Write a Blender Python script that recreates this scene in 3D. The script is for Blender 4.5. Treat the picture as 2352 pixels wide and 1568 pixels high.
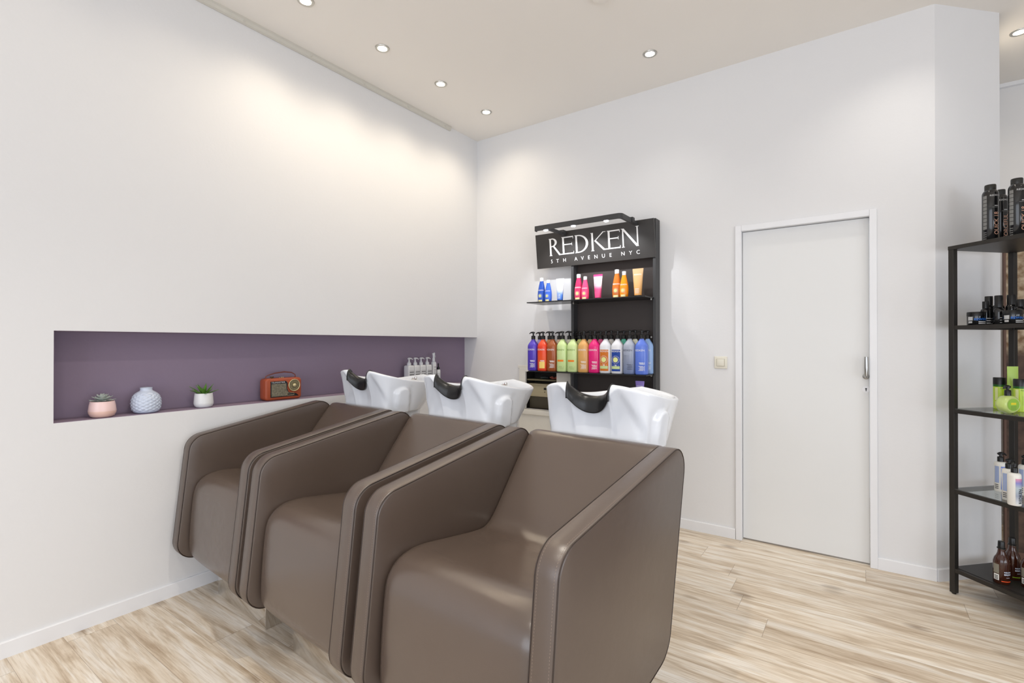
import bpy, bmesh, math, random
from math import sin, cos, pi, radians
from mathutils import Vector, Matrix
random.seed(7)
S = bpy.context.scene
for o in list(bpy.data.objects): bpy.data.objects.remove(o)
COL = S.collection

# ---------------------------------------------------------------- camera
cam = bpy.data.cameras.new('camera'); camo = bpy.data.objects.new('camera', cam); COL.objects.link(camo)
cam.sensor_width = 36.0; cam.lens = 1141.27/2352*36; cam.clip_start = .05
YAW, PIT = radians(35.155), radians(.2565)
camo.location = (2.9058, -3.566, 1.298)
camo.rotation_euler = (pi/2+PIT, 0, YAW)
S.camera = camo
# ---------------------------------------------------------------- world, view, big lights
S.view_settings.view_transform = 'Standard'; S.view_settings.look = 'None'
S.view_settings.exposure = 0.22; S.view_settings.gamma = 1.0; S.view_settings.use_curve_mapping = False
W = bpy.data.worlds.new('world'); S.world = W; W.use_nodes = True
W.node_tree.nodes['Background'].inputs[0].default_value = (.87, .92, 1.0, 1)
W.node_tree.nodes['Background'].inputs[1].default_value = .70
def area(name, loc, rot, sx, sy, power, color):
    l = bpy.data.lights.new(name, 'AREA'); l.shape = 'RECTANGLE'; l.size = sx; l.size_y = sy
    l.energy = power; l.color = color
    o = bpy.data.objects.new(name, l); COL.objects.link(o); o.location = loc; o.rotation_euler = rot
    return o
# daylight from the street windows behind the camera, plus a side fill
area('window_daylight', (2.9, -7.35, 1.55), (radians(90), 0, 0), 5.0, 2.5, 86, (.86, .91, 1.0))
area('low_side_fill', (6.4, -3.6, .95), (radians(90), 0, radians(90)), 4.6, 1.3, 62, (.87, .92, 1.0))  # added fill from the right, kept low so the armrests shade the inner panels
SPOT_W, SPOT_DIM, SPILL = 4.6, 9, 10
H = 3.167

# ---------------------------------------------------------------- materials
def lin(c):
    return tuple(((v/255)/12.92 if v/255 <= .04045 else ((v/255+.055)/1.055)**2.4) for v in c)+(1,)
def newmat(name):
    m = bpy.data.materials.new(name); m.use_nodes = True
    return m, m.node_tree, m.node_tree.nodes['Principled BSDF']
MATS = {}
def mat(name, rgb, rough=.5, metal=0, var=.03, vscale=20, bump=0, bscale=200, trans=0, coat=0, ior=1.45, alpha=1, spec=.5, sheen=0):
    if name in MATS: return MATS[name]
    m, t, p = newmat(name); n = t.nodes; L = t.links.new
    tc = n.new('ShaderNodeTexCoord'); nz = n.new('ShaderNodeTexNoise'); nz.inputs['Scale'].default_value = vscale
    L(tc.outputs['Object'], nz.inputs['Vector'])
    mx = n.new('ShaderNodeMixRGB'); c = lin(rgb)
    mx.inputs[1].default_value = tuple(v*(1-var) for v in c[:3])+(1,); mx.inputs[2].default_value = tuple(min(1, v*(1+var)) for v in c[:3])+(1,)
    L(nz.outputs[0], mx.inputs[0]); L(mx.outputs[0], p.inputs['Base Color'])
    p.inputs['Roughness'].default_value = rough; p.inputs['Metallic'].default_value = metal
    p.inputs['Transmission Weight'].default_value = trans; p.inputs['IOR'].default_value = ior
    p.inputs['Coat Weight'].default_value = coat; p.inputs['Alpha'].default_value = alpha
    p.inputs['Specular IOR Level'].default_value = spec; p.inputs['Sheen Weight'].default_value = sheen
    if bump:
        b = n.new('ShaderNodeBump'); n2 = n.new('ShaderNodeTexNoise'); n2.inputs['Scale'].default_value = bscale; n2.inputs['Detail'].default_value = 4
        L(tc.outputs['Object'], n2.inputs['Vector']); L(n2.outputs[0], b.inputs['Height'])
        b.inputs['Strength'].default_value = bump; b.inputs['Distance'].default_value = .002; L(b.outputs[0], p.inputs['Normal'])
    MATS[name] = m
    return m
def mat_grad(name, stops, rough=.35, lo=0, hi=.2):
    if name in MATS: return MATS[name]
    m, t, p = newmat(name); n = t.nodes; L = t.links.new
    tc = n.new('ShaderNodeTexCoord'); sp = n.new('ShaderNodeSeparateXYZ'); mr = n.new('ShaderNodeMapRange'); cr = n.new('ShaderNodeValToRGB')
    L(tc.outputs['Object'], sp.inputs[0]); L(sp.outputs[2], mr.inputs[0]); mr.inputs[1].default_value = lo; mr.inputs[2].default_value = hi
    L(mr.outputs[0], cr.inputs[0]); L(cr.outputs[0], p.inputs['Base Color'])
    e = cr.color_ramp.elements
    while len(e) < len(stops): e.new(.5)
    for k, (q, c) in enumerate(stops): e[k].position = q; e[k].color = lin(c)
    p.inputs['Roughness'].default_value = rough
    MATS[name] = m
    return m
def mat_emit(name, rgb, strength):
    m, t, p = newmat(name)
    p.inputs['Base Color'].default_value = lin(rgb); p.inputs['Emission Color'].default_value = lin(rgb); p.inputs['Emission Strength'].default_value = strength
    return m
def mat_leather(name, rgb, rough):
    m, t, p = newmat(name); n = t.nodes; L = t.links.new
    tc = n.new('ShaderNodeTexCoord'); nz = n.new('ShaderNodeTexNoise'); nz.inputs['Scale'].default_value = 3
    L(tc.outputs['Object'], nz.inputs['Vector'])
    mx = n.new('ShaderNodeMixRGB'); c = lin(rgb)
    mx.inputs[1].default_value = tuple(v*.93 for v in c[:3])+(1,); mx.inputs[2].default_value = tuple(v*1.07 for v in c[:3])+(1,)
    L(nz.outputs[0], mx.inputs[0]); L(mx.outputs[0], p.inputs['Base Color'])
    v = n.new('ShaderNodeTexVoronoi'); v.inputs['Scale'].default_value = 650; L(tc.outputs['Object'], v.inputs['Vector'])
    n2 = n.new('ShaderNodeTexNoise'); n2.inputs['Scale'].default_value = 9; n2.inputs['Detail'].default_value = 3; L(tc.outputs['Object'], n2.inputs['Vector'])
    b = n.new('ShaderNodeBump'); b.inputs['Strength'].default_value = .12; b.inputs['Distance'].default_value = .0006; L(v.outputs[0], b.inputs['Height'])
    b2 = n.new('ShaderNodeBump'); b2.inputs['Strength'].default_value = .25; b2.inputs['Distance'].default_value = .006; L(n2.outputs[0], b2.inputs['Height']); L(b.outputs[0], b2.inputs['Normal'])
    L(b2.outputs[0], p.inputs['Normal'])
    p.inputs['Roughness'].default_value = rough; p.inputs['Specular IOR Level'].default_value = .85
    return m
def mat_floor():
    m, t, p = newmat('oak_planks'); n = t.nodes; L = t.links.new
    def math_(op, a, b=None, c=None):
        k = n.new('ShaderNodeMath'); k.operation = op
        for i, v in enumerate((a, b, c)):
            if v is None: continue
            if isinstance(v, (int, float)): k.inputs[i].default_value = v
            else: L(v, k.inputs[i])
        return k.outputs[0]
    tc = n.new('ShaderNodeTexCoord'); sp = n.new('ShaderNodeSeparateXYZ'); L(tc.outputs['Object'], sp.inputs[0])
    PW, PL = .178, 1.22
    yr = math_('DIVIDE', math_('ADD', sp.outputs[1], .06), PW); row = math_('FLOOR', yr); fy = math_('FRACT', yr)
    wn = n.new('ShaderNodeTexWhiteNoise'); wn.noise_dimensions = '1D'; L(row, wn.inputs['W'])
    xr = math_('ADD', math_('DIVIDE', sp.outputs[0], PL), math_('MULTIPLY', wn.outputs[0], 3.7)); colm = math_('FLOOR', xr); fx = math_('FRACT', xr)
    seed = math_('ADD', math_('MULTIPLY', row, 13.37), math_('MULTIPLY', colm, 7.91))
    w2 = n.new('ShaderNodeTexWhiteNoise'); w2.noise_dimensions = '1D'; L(seed, w2.inputs['W'])
    # grain coordinates: stretched along x, shifted per plank
    cx = n.new('ShaderNodeCombineXYZ')
    L(math_('ADD', math_('MULTIPLY', sp.outputs[0], 1.15), math_('MULTIPLY', w2.outputs[0], 31)), cx.inputs[0])
    L(math_('MULTIPLY', sp.outputs[1], 13), cx.inputs[1]); L(seed, cx.inputs[2])
    g1 = n.new('ShaderNodeTexNoise'); g1.inputs['Scale'].default_value = 1.6; g1.inputs['Detail'].default_value = 6; g1.inputs['Roughness'].default_value = .62; g1.inputs['Distortion'].default_value = .55
    L(cx.outputs[0], g1.inputs['Vector'])
    cx2 = n.new('ShaderNodeCombineXYZ')
    L(math_('MULTIPLY', sp.outputs[0], 5), cx2.inputs[0]); L(math_('MULTIPLY', sp.outputs[1], 95), cx2.inputs[1]); L(seed, cx2.inputs[2])
    g2 = n.new('ShaderNodeTexNoise'); g2.inputs['Scale'].default_value = 1.6; g2.inputs['Detail'].default_value = 3; L(cx2.outputs[0], g2.inputs['Vector'])
    cr = n.new('ShaderNodeValToRGB'); e = cr.color_ramp.elements
    e[0].position = .30; e[0].color = lin((188, 168, 144)); e[1].position = .62; e[1].color = lin((243, 237, 228))
    q = e.new(.44); q.color = lin((220, 205, 185)); q = e.new(.52); q.color = lin((233, 222, 206))
    L(g1.outputs[0], cr.inputs[0])
    # per plank tint
    tn = n.new('ShaderNodeMixRGB'); tn.blend_type = 'MULTIPLY'; tn.inputs[0].default_value = 1
    tr = n.new('ShaderNodeValToRGB'); tr.color_ramp.elements[0].color = (.84, .82, .80, 1); tr.color_ramp.elements[1].color = (1.0, 1.0, 1.0, 1); L(w2.outputs[0], tr.inputs[0])
    L(cr.outputs[0], tn.inputs[1]); L(tr.outputs[0], tn.inputs[2])
    # fine grain
    fg = n.new('ShaderNodeMixRGB'); fg.blend_type = 'MULTIPLY'; fg.inputs[0].default_value = 1
    fr = n.new('ShaderNodeValToRGB'); fr.color_ramp.elements[0].position = .35; fr.color_ramp.elements[0].color = (.84, .81, .77, 1); fr.color_ramp.elements[1].position = .55; fr.color_ramp.elements[1].color = (1, 1, 1, 1)
    L(g2.outputs[0], fr.inputs[0]); L(tn.outputs[0], fg.inputs[1]); L(fr.outputs[0], fg.inputs[2])
    # knots
    kc = n.new('ShaderNodeCombineXYZ'); L(math_('ADD', math_('MULTIPLY', sp.outputs[0], 2.6), math_('MULTIPLY', g1.outputs[0], .25)), kc.inputs[0]); L(math_('ADD', math_('MULTIPLY', sp.outputs[1], 4.6), math_('MULTIPLY', g2.outputs[0], .12)), kc.inputs[1])
    kv = n.new('ShaderNodeTexVoronoi'); kv.inputs['Scale'].default_value = 1.1; L(kc.outputs[0], kv.inputs['Vector'])
    kr = n.new('ShaderNodeValToRGB'); kr.color_ramp.elements[0].position = .0; kr.color_ramp.elements[0].color = (.30, .22, .16, 1); ke = kr.color_ramp.elements.new(.075); ke.color = (.72, .62, .52, 1); kr.color_ramp.elements[1].position = .20; kr.color_ramp.elements[1].color = (1, 1, 1, 1)
    L(math_('ADD', kv.outputs['Distance'], math_('MULTIPLY', g2.outputs[0], .03)), kr.inputs[0])
    km = n.new('ShaderNodeMixRGB'); km.blend_type = 'MULTIPLY'; km.inputs[0].default_value = .8; L(fg.outputs[0], km.inputs[1]); L(kr.outputs[0], km.inputs[2])
    # joints
    def edge(f, w): return math_('LESS_THAN', math_('MINIMUM', f, math_('SUBTRACT', 1, f)), w)
    jt = math_('MAXIMUM', edge(fy, .0055), edge(fx, .0011))
    jm = n.new('ShaderNodeMixRGB'); L(math_('MULTIPLY', jt, .45), jm.inputs[0]); L(km.outputs[0], jm.inputs[1]); jm.inputs[2].default_value = lin((110, 86, 62))
    L(jm.outputs[0], p.inputs['Base Color']); p.inputs['Roughness'].default_value = .42; p.inputs['Specular IOR Level'].default_value = .35
    b = n.new('ShaderNodeBump'); b.inputs['Strength'].default_value = .2; b.inputs['Distance'].default_value = .002; L(g2.outputs[0], b.inputs['Height']); L(b.outputs[0], p.inputs['Normal'])
    return m
def mat_stone():
    m, t, p = newmat('old_stone'); n = t.nodes; L = t.links.new
    tc = n.new('ShaderNodeTexCoord'); sp = n.new('ShaderNodeSeparateXYZ'); L(tc.outputs['Object'], sp.inputs[0])
    nz = n.new('ShaderNodeTexNoise'); nz.inputs['Scale'].default_value = 22; nz.inputs['Detail'].default_value = 8; L(tc.outputs['Object'], nz.inputs['Vector'])
    r1 = n.new('ShaderNodeValToRGB'); e = r1.color_ramp.elements; e[0].position = .35; e[0].color = lin((120, 92, 62)); e[1].position = .6; e[1].color = lin((190, 172, 145))
    L(nz.outputs[0], r1.inputs[0])
    r2 = n.new('ShaderNodeValToRGB'); e = r2.color_ramp.elements; e[0].position = .3; e[0].color = lin((60, 42, 34)); e[1].position = .7; e[1].color = lin((98, 76, 62))
    L(nz.outputs[0], r2.inputs[0])
    mr = n.new('ShaderNodeMapRange'); mr.inputs[1].default_value = 1.22; mr.inputs[2].default_value = 1.28; L(sp.outputs[2], mr.inputs[0])
    mx = n.new('ShaderNodeMixRGB'); L(mr.outputs[0], mx.inputs[0]); L(r2.outputs[0], mx.inputs[1]); L(r1.outputs[0], mx.inputs[2])
    L(mx.outputs[0], p.inputs['Base Color']); p.inputs['Roughness'].default_value = .7
    return m

WALL = mat('wall_paint', (226, 226, 227), .85, var=.008, vscale=2, bump=.25, bscale=60)
CEIL = mat('ceiling_paint', (240, 236, 230), .9, var=.008, vscale=2)
PURP = mat('purple_paint', (141, 126, 145), .85, var=.02, vscale=4, bump=.2, bscale=60)
TRIM = mat('white_trim', (232, 233, 236), .4, var=.01)
DOORM = mat('door_paint', (226, 227, 227), .5, var=.012, vscale=2)
FLOOR = mat_floor()
LEA = mat_leather('brown_leather', (84, 71, 63), .36)
LEAS = mat_leather('brown_leather_seat', (89, 76, 68), .25)
PIPE = mat('dark_piping', (54, 43, 37), .5)
STITCH = mat('stitch_thread', (140, 124, 112), .7)
CHROME = mat('polished_steel', (225, 222, 218), .06, 1, var=.01)
CERAM = mat('white_ceramic', (226, 230, 237), .18, coat=.3, var=.005)
RUBB = mat('black_rubber', (24, 24, 25), .32, bump=.1)
BLKM = mat('black_metal', (44, 41, 38), .42, .2)
FRAM = mat('anthracite_metal', (62, 62, 63), .5, .1)
BPAN = mat('dark_back_panel', (58, 50, 47), .5)
SIGN = mat('sign_black', (52, 49, 47), .38)
WTXT = mat('white_lettering', (240, 240, 240), .5)
BLK = mat('black_plastic', (18, 18, 19), .3)
BLKC = mat('black_gloss', (20, 20, 21), .12, coat=.4)
GREYP = mat('grey_white_plastic', (196, 198, 202), .4)
IVORY = mat('ivory_plastic', (226, 222, 208), .4)

def mat_glass(name, rgb, a):
    m, t, p = newmat(name); n = t.nodes; L = t.links.new
    out = n['Material Output']; tr = n.new('ShaderNodeBsdfTransparent'); tr.inputs[0].default_value = lin(rgb)
    gl = n.new('ShaderNodeBsdfGlossy'); gl.inputs['Roughness'].default_value = .03
    fr = n.new('ShaderNodeFresnel'); fr.inputs[0].default_value = 1.5
    mx = n.new('ShaderNodeMixShader'); ge = n.new('ShaderNodeNewGeometry'); mu = n.new('ShaderNodeMath'); mu.operation = 'MULTIPLY'; iv = n.new('ShaderNodeMath'); iv.operation = 'SUBTRACT'; iv.inputs[0].default_value = 1
    L(ge.outputs['Backfacing'], iv.inputs[1]); L(fr.outputs[0], mu.inputs[0]); L(iv.outputs[0], mu.inputs[1])
    L(mu.outputs[0], mx.inputs[0]); L(tr.outputs[0], mx.inputs[1]); L(gl.outputs[0], mx.inputs[2])
    m2 = n.new('ShaderNodeMixShader'); m2.inputs[0].default_value = a; df = n.new('ShaderNodeBsdfDiffuse'); df.inputs[0].default_value = lin(rgb)
    L(mx.outputs[0], m2.inputs[1]); L(df.outputs[0], m2.inputs[2]); L(m2.outputs[0], out.inputs[0])
    return m
SMOKE = mat_glass('smoked_glass', (70, 70, 72), .35)
CLEAR = mat_glass('clear_glass', (236, 240, 240), .05)

# ---------------------------------------------------------------- mesh helpers
def obj(name, bm, m=None, parent=None, loc=(0, 0, 0), rz=0, smooth=None, kind=None, label=None):
    me = bpy.data.meshes.new(name)
    bmesh.ops.recalc_face_normals(bm, faces=bm.faces[:])
    bm.to_mesh(me); bm.free()
    if smooth is not None:
        for f in me.polygons: f.use_smooth = True
        me.set_sharp_from_angle(angle=radians(smooth))
    if m is not None: me.materials.append(m)
    o = bpy.data.objects.new(name, me); COL.objects.link(o)
    o.location = loc; o.rotation_euler = (0, 0, rz)
    if parent is not None: o.parent = parent
    if kind: o['kind'] = kind
    if label: o['label'] = label
    return o
def tag(o, label, cat, group=None):
    o['label'] = label; o['category'] = cat
    if group: o['group'] = group
    return o
def thing(name, label, cat, loc=(0, 0, 0), rz=0, group=None):
    o = bpy.data.objects.new(name, None); COL.objects.link(o); o.location = loc; o.rotation_euler = (0, 0, rz)
    o.empty_display_size = .05
    return tag(o, label, cat, group)
def box(bm, x0, x1, y0, y1, z0, z1, bev=0, seg=2, mtx=None):
    r = bmesh.ops.create_cube(bm, size=1)
    vs = r['verts']
    for v in vs: v.co = Vector(((x0+x1)/2+v.co.x*(x1-x0), (y0+y1)/2+v.co.y*(y1-y0), (z0+z1)/2+v.co.z*(z1-z0)))
    if mtx is not None:
        for v in vs: v.co = mtx @ v.co
    if bev:
        es = list({e for v in vs for e in v.link_edges})
        bmesh.ops.bevel(bm, geom=es, offset=bev, segments=seg, affect='EDGES', profile=.5)
    return bm
def BX(*a, **k): return box(bmesh.new(), *a, **k)
def loft(bm, rings, closed=True, cap0=True, cap1=True):
    V = [[bm.verts.new(p) for p in r] for r in rings]
    n = len(V[0]); m = n if closed else n-1
    for a, b in zip(V, V[1:]):
        for i in range(m):
            j = (i+1) % n
            try: bm.faces.new((a[i], a[j], b[j], b[i]))
            except ValueError: pass
    if cap0: bm.faces.new(V[0][::-1])
    if cap1: bm.faces.new(V[-1])
    return bm
def sring(z, hx, hy, n=2, seg=32, cx=0, cy=0):
    out = []
    for k in range(seg):
        t = 2*pi*k/seg; c, s_ = cos(t), sin(t)
        out.append((cx+hx*math.copysign(abs(c)**(2/n), c), cy+hy*math.copysign(abs(s_)**(2/n), s_), z))
    return out
def lathe(bm, prof, seg=24, cx=0, cy=0, mtx=None):
    rings = [sring(z, r, r, 2, seg, cx, cy) for r, z in prof]
    if mtx is not None: rings = [[tuple(mtx @ Vector(p)) for p in r] for r in rings]
    return loft(bm, rings)
def RT(prof, seg=32):
    rings = [sring(z, r, r, 2, seg) for r, z in prof]; return loft(bmesh.new(), rings+[rings[0]], True, False, False)
def LT(prof, seg=24, **k): return lathe(bmesh.new(), prof, seg, **k)
def tube(bm, pts, r, seg=8, closed=False):
    pts = [Vector(p) for p in pts]; n = len(pts); rings = []
    up = Vector((0, 0, 1)); prev = None
    for i, p in enumerate(pts):
        a = pts[(i-1) % n] if (closed or i > 0) else p; b = pts[(i+1) % n] if (closed or i < n-1) else p
        d = (b-a).normalized()
        if prev is None:
            u = d.cross(up); u = u if u.length > 1e-3 else d.cross(Vector((1, 0, 0)))
        else: u = prev - d*prev.dot(d)
        u.normalize(); prev = u; w = d.cross(u)
        rr = r[i] if isinstance(r, (list, tuple)) else r
        rings.append([tuple(p+u*cos(2*pi*k/seg)*rr+w*sin(2*pi*k/seg)*rr) for k in range(seg)])
    if closed: rings.append(rings[0])
    return loft(bm, rings, True, not closed, not closed)
def prism(bm, poly, a0, a1, axis='y'):
    f = {'y': lambda p, a: (p[0], a, p[1]), 'x': lambda p, a: (a, p[0], p[1]), 'z': lambda p, a: (p[0], p[1], a)}[axis]
    return loft(bm, [[f(p, a0) for p in poly], [f(p, a1) for p in poly]])
def rpoly(pts, rad, seg=8):
    out = []; n = len(pts)
    for i in range(n):
        a, p, b = Vector(pts[i-1]), Vector(pts[i]), Vector(pts[(i+1) % n])
        r = rad[i] if isinstance(rad, (list, tuple)) else rad
        u = (a-p).normalized(); v = (b-p).normalized(); ang = u.angle(v); d = r/math.tan(ang/2)
        c = p+(u+v).normalized()*(r/sin(ang/2)); s0 = p+u*d-c; s1 = p+v*d-c
        a0 = math.atan2(s0.y, s0.x); a1 = math.atan2(s1.y, s1.x); da = (a1-a0+pi) % (2*pi)-pi
        for k in range(seg+1):
            t = a0+da*k/seg; out.append((c.x+r*cos(t), c.y+r*sin(t)))
    return out
def offs(poly, d):     # inward offset for a closed outline (either winding)
    n = len(poly); A = sum(poly[i-1][0]*poly[i][1]-poly[i][0]*poly[i-1][1] for i in range(n)); sg = 1 if A > 0 else -1
    out = []
    for i in range(n):
        a, b = Vector(poly[i-1]), Vector(poly[(i+1) % n]); t = (b-a).normalized(); out.append((poly[i][0]-t.y*d*sg, poly[i][1]+t.x*d*sg))
    return out
_tc = {}
def text_bm(txt, size, fn=None, spacing=1.0, align='CENTER', extrude=0, bold=0):
    """flat text in XZ, facing -Y; fn maps (x,z) -> point"""
    key = (txt, spacing, align, bold)
    if key not in _tc:
        cu = bpy.data.curves.new('t', 'FONT'); cu.body = txt; cu.size = 1; cu.align_x = align; cu.align_y = 'CENTER'; cu.space_character = spacing
        cu.resolution_u = 4; cu.offset = bold
        o = bpy.data.objects.new('t', cu); COL.objects.link(o)
        dg = bpy.context.evaluated_depsgraph_get(); me = bpy.data.meshes.new_from_object(o.evaluated_get(dg))
        _tc[key] = ([tuple(v.co) for v in me.vertices], [tuple(f.vertices) for f in me.polygons])
        bpy.data.objects.remove(o); bpy.data.curves.remove(cu); bpy.data.meshes.remove(me)
    vs, fs = _tc[key]; bm = bmesh.new(); fn = fn or (lambda x, z: (x, 0, z))
    V = [bm.verts.new(fn(v[0]*size, v[1]*size)) for v in vs]
    for f in fs:
        try: bm.faces.new([V[i] for i in f])
        except ValueError: pass
    return bm
def join_bm(dst, src):
    me = bpy.data.meshes.new('tmp'); src.to_mesh(me); src.free(); dst.from_mesh(me); bpy.data.meshes.remove(me); return dst
def grid_patch(bm, x0, x1, z0, z1, fn, nx=8, nz=2):
    V = [[bm.verts.new(fn(x0+(x1-x0)*i/nx, z0+(z1-z0)*j/nz)) for i in range(nx+1)] for j in range(nz+1)]
    for j in range(nz):
        for i in range(nx): bm.faces.new((V[j][i], V[j][i+1], V[j+1][i+1], V[j+1][i]))
    return bm
def disc_patch(bm, cx, cz, r, fn, seg=20, r0=0, rays=0):
    if rays:
        for k in range(rays):
            a = 2*pi*k/rays; c, s_ = cos(a), sin(a); w = .0009
            q = [(cx+c*r0-s_*w, cz+s_*r0+c*w), (cx+c*r-s_*w, cz+s_*r+c*w), (cx+c*r+s_*w, cz+s_*r-c*w), (cx+c*r0+s_*w, cz+s_*r0-c*w)]
            bm.faces.new([bm.verts.new(fn(*p)) for p in q])
    else:
        c0 = bm.verts.new(fn(cx, cz)); V = [bm.verts.new(fn(cx+r*cos(2*pi*k/seg), cz+r*sin(2*pi*k/seg))) for k in range(seg)]
        for k in range(seg): bm.faces.new((c0, V[k], V[(k+1) % seg]))
    return bm

# ---------------------------------------------------------------- room
def grid_wall(bm, u0, u1, v0, v1, holes, place):
    us = sorted({u0, u1, *[h[0] for h in holes], *[h[1] for h in holes]}); vs = sorted({v0, v1, *[h[2] for h in holes], *[h[3] for h in holes]})
    for a, b in zip(us, us[1:]):
        for c, d in zip(vs, vs[1:]):
            mu, mv = (a+b)/2, (c+d)/2
            if any(h[0] < mu < h[1] and h[2] < mv < h[3] for h in holes): continue
            box(bm, *place(a, b, c, d))
    bmesh.ops.remove_doubles(bm, verts=bm.verts[:], dist=1e-5)
    # drop doubled inner faces
    seen = {}
    for f in list(bm.faces):
        k = tuple(round(x, 4) for x in f.calc_center_median()); seen.setdefault(k, []).append(f)
    bmesh.ops.delete(bm, geom=[f for l in seen.values() if len(l) > 1 for f in l], context='FACES')
    return bm
NZ0, NZ1, NY0, ND = .9475, 1.356, -2.94, .152
obj('floor', BX(-.2, 6.7, -7.5, 1.6, -.1, 0), FLOOR, kind='structure')
obj('ceiling', BX(-.2, 6.7, -7.5, 1.6, H, H+.1), CEIL, kind='structure')
obj('wall_left', grid_wall(bmesh.new(), -7.5, 0, 0, H, [(NY0, 0, NZ0, NZ1)], lambda a, b, c, d: (-.2, 0, a, b, c, d)), WALL, kind='structure')
lin_ = bmesh.new()
box(lin_, -.199, -ND, NY0, 0, NZ0, NZ1)
box(lin_, -ND, -.0015, NY0, 0, NZ0, NZ0+.0015); box(lin_, -ND, -.0015, NY0, 0, NZ1-.0015, NZ1); box(lin_, -ND, -.0015, NY0, NY0+.0015, NZ0, NZ1)
obj('wall_niche', lin_, PURP, kind='structure')
CX0, CX1 = 3.237, 3.545
DX0, DX1, DZ = 2.2513, 2.9462, 2.045
KX0, KX1, KZ0, KZ1 = .545, .86, .745, 1.062
obj('wall_back', grid_wall(bmesh.new(), -.2, CX0, 0, H, [(DX0, DX1, 0, DZ), (KX0, KX1, KZ0, KZ1)], lambda a, b, c, d: (a, b, 0, .14, c, d)), WALL, kind='structure')
b = bmesh.new(); prism(b, [(CX0, 0), (CX1, .308), (CX1, 1.4), (CX1-.14, 1.4), (CX1-.14, .36), (CX0-.02, .14), (CX0-.02, .001)], 0, H, 'z')
obj('wall_angled', b, WALL, kind='structure')
obj('wall_recess', BX(CX1-.1, 6.7, 1.4, 1.6, 0, H), WALL, kind='structure')
obj('wall_right', grid_wall(bmesh.new(), -7.5, 1.4, 0, H, [(-5.9, -1.3, .25, 1.65)], lambda a, b, c, d: (6.5, 6.7, a, b, c, d)), WALL, kind='structure')
obj('wall_front', grid_wall(bmesh.new(), 0, 6.5, 0, H, [(.4, 5.4, .3, 2.85)], lambda a, b, c, d: (a, b, -7.7, -7.5, c, d)), WALL, kind='structure')
def skirt(name, pts, hgt=.068):
    b = bmesh.new()
    for (p, q, nrm) in pts:
        P, Q, N = Vector(p), Vector(q), Vector(nrm)
        prof = [(0, 0), (.012, 0), (.012, hgt-.004), (.009, hgt), (0, hgt)]
        loft(b, [[(e.x+N.x*d, e.y+N.y*d, z) for d, z in prof] for e in (P, Q)])
    return obj(name, b, TRIM, kind='structure')
skirt('baseboard_left', [((0, -7.4), (0, 0), (1, 0))])
s2 = .7071
skirt('baseboard_back', [((.0, 0), (DX0-.036, 0), (0, -1)), ((DX1+.032, 0), (CX0, 0), (0, -1)), ((CX0, 0), (CX1, .308), (s2, -s2))])
skirt('baseboard_recess', [((CX1, 1.4), (6.5, 1.4), (0, -1))])
# cable trim along the ceiling on the left wall
b = bmesh.new(); prism(b, [(.0, H-.034), (.006, H-.036), (.018, H-.030), (.022, H-.014), (.022, H), (0, H)], -7.0, -.375, 'y')
for k in range(14):
    y = -.45-.42*k; box(b, .018, .0245, y-.006, y+.006, H-.026, H-.012)
obj('trim_1', b, mat('cable_trim', (206, 203, 194), .5), kind='structure')
b = bmesh.new(); prism(b, [(1.4, H-.03), (1.378, H-.026), (1.376, H), (1.4, H)], CX1, 6.4, 'x'); obj('trim_2', b, TRIM, kind='structure')

# door: frame, leaf, handle, keyhole
b = bmesh.new()
for (x0, x1, z0, z1) in [(DX0-.034, DX0+.004, 0, DZ+.034), (DX1-.004, DX1+.032, 0, DZ+.034), (DX0+.004, DX1-.004, DZ-.004, DZ+.034)]:
    box(b, x0, x1, -.014, .0, z0, z1, .003)
for (x0, x1, z0, z1) in [(DX0, DX0+.003, 0, DZ), (DX1-.003, DX1, 0, DZ), (DX0+.003, DX1-.003, DZ-.003, DZ)]:
    box(b, x0, x1, .0, .135, z0, z1)
obj('trim_3', b, TRIM, kind='structure')
dr = obj('door_1', BX(DX0+.005, DX1-.005, .028, .066, .010, DZ-.006, .002), DOORM, kind='structure')
b = bmesh.new(); lathe(b, [(.0, 0), (.017, 0), (.017, .006), (.014, .008), (0, .008)], 20, mtx=Matrix.Translation((2.925, .028, 1.106)) @ Matrix.Rotation(pi/2, 4, 'X'))
tube(b, [(2.925, .024, 1.106), (2.925, -.018, 1.106), (2.926, -.024, 1.112), (2.926, -.026, 1.16), (2.926, -.024, 1.222)], [.008, .008, .010, .0105, .009], 12)
obj('door_handle', b, mat('brushed_nickel', (176, 176, 174), .3, 1), dr, smooth=40)
b = bmesh.new(); lathe(b, [(0, 0), (.019, 0), (.019, .004), (0, .004)], 24, mtx=Matrix.Translation((2.925, .028, 1.030)) @ Matrix.Rotation(pi/2, 4, 'X'))
ks = obj('keyhole_plate', b, TRIM, dr, smooth=40)
b = bmesh.new(); lathe(b, [(0, 0), (.0045, 0), (.0045, .0008), (0, .0008)], 14, mtx=Matrix.Translation((2.925, .0236, 1.033)) @ Matrix.Rotation(pi/2, 4, 'X')); box(b, 2.9228, 2.9272, .0228, .0236, 1.019, 1.033)
obj('keyhole', b, BLK, ks)

# light switch
sw = thing('light_switch', 'square ivory rocker light switch on the back wall left of the door', 'light switch', (2.125, 0, 1.171))
obj('switch_plate', BX(-.041, .041, -.009, 0, -.041, .041, .004, 3), IVORY, sw, smooth=40)
obj('switch_frame', BX(-.026, .026, -.0115, -.0085, -.026, .026, .001), mat('ivory_edge', (196, 190, 172), .4), sw)
obj('rocker', BX(-.023, .023, -.0145, -.0115, -.023, .023, .0015), IVORY, sw, smooth=40)

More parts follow.
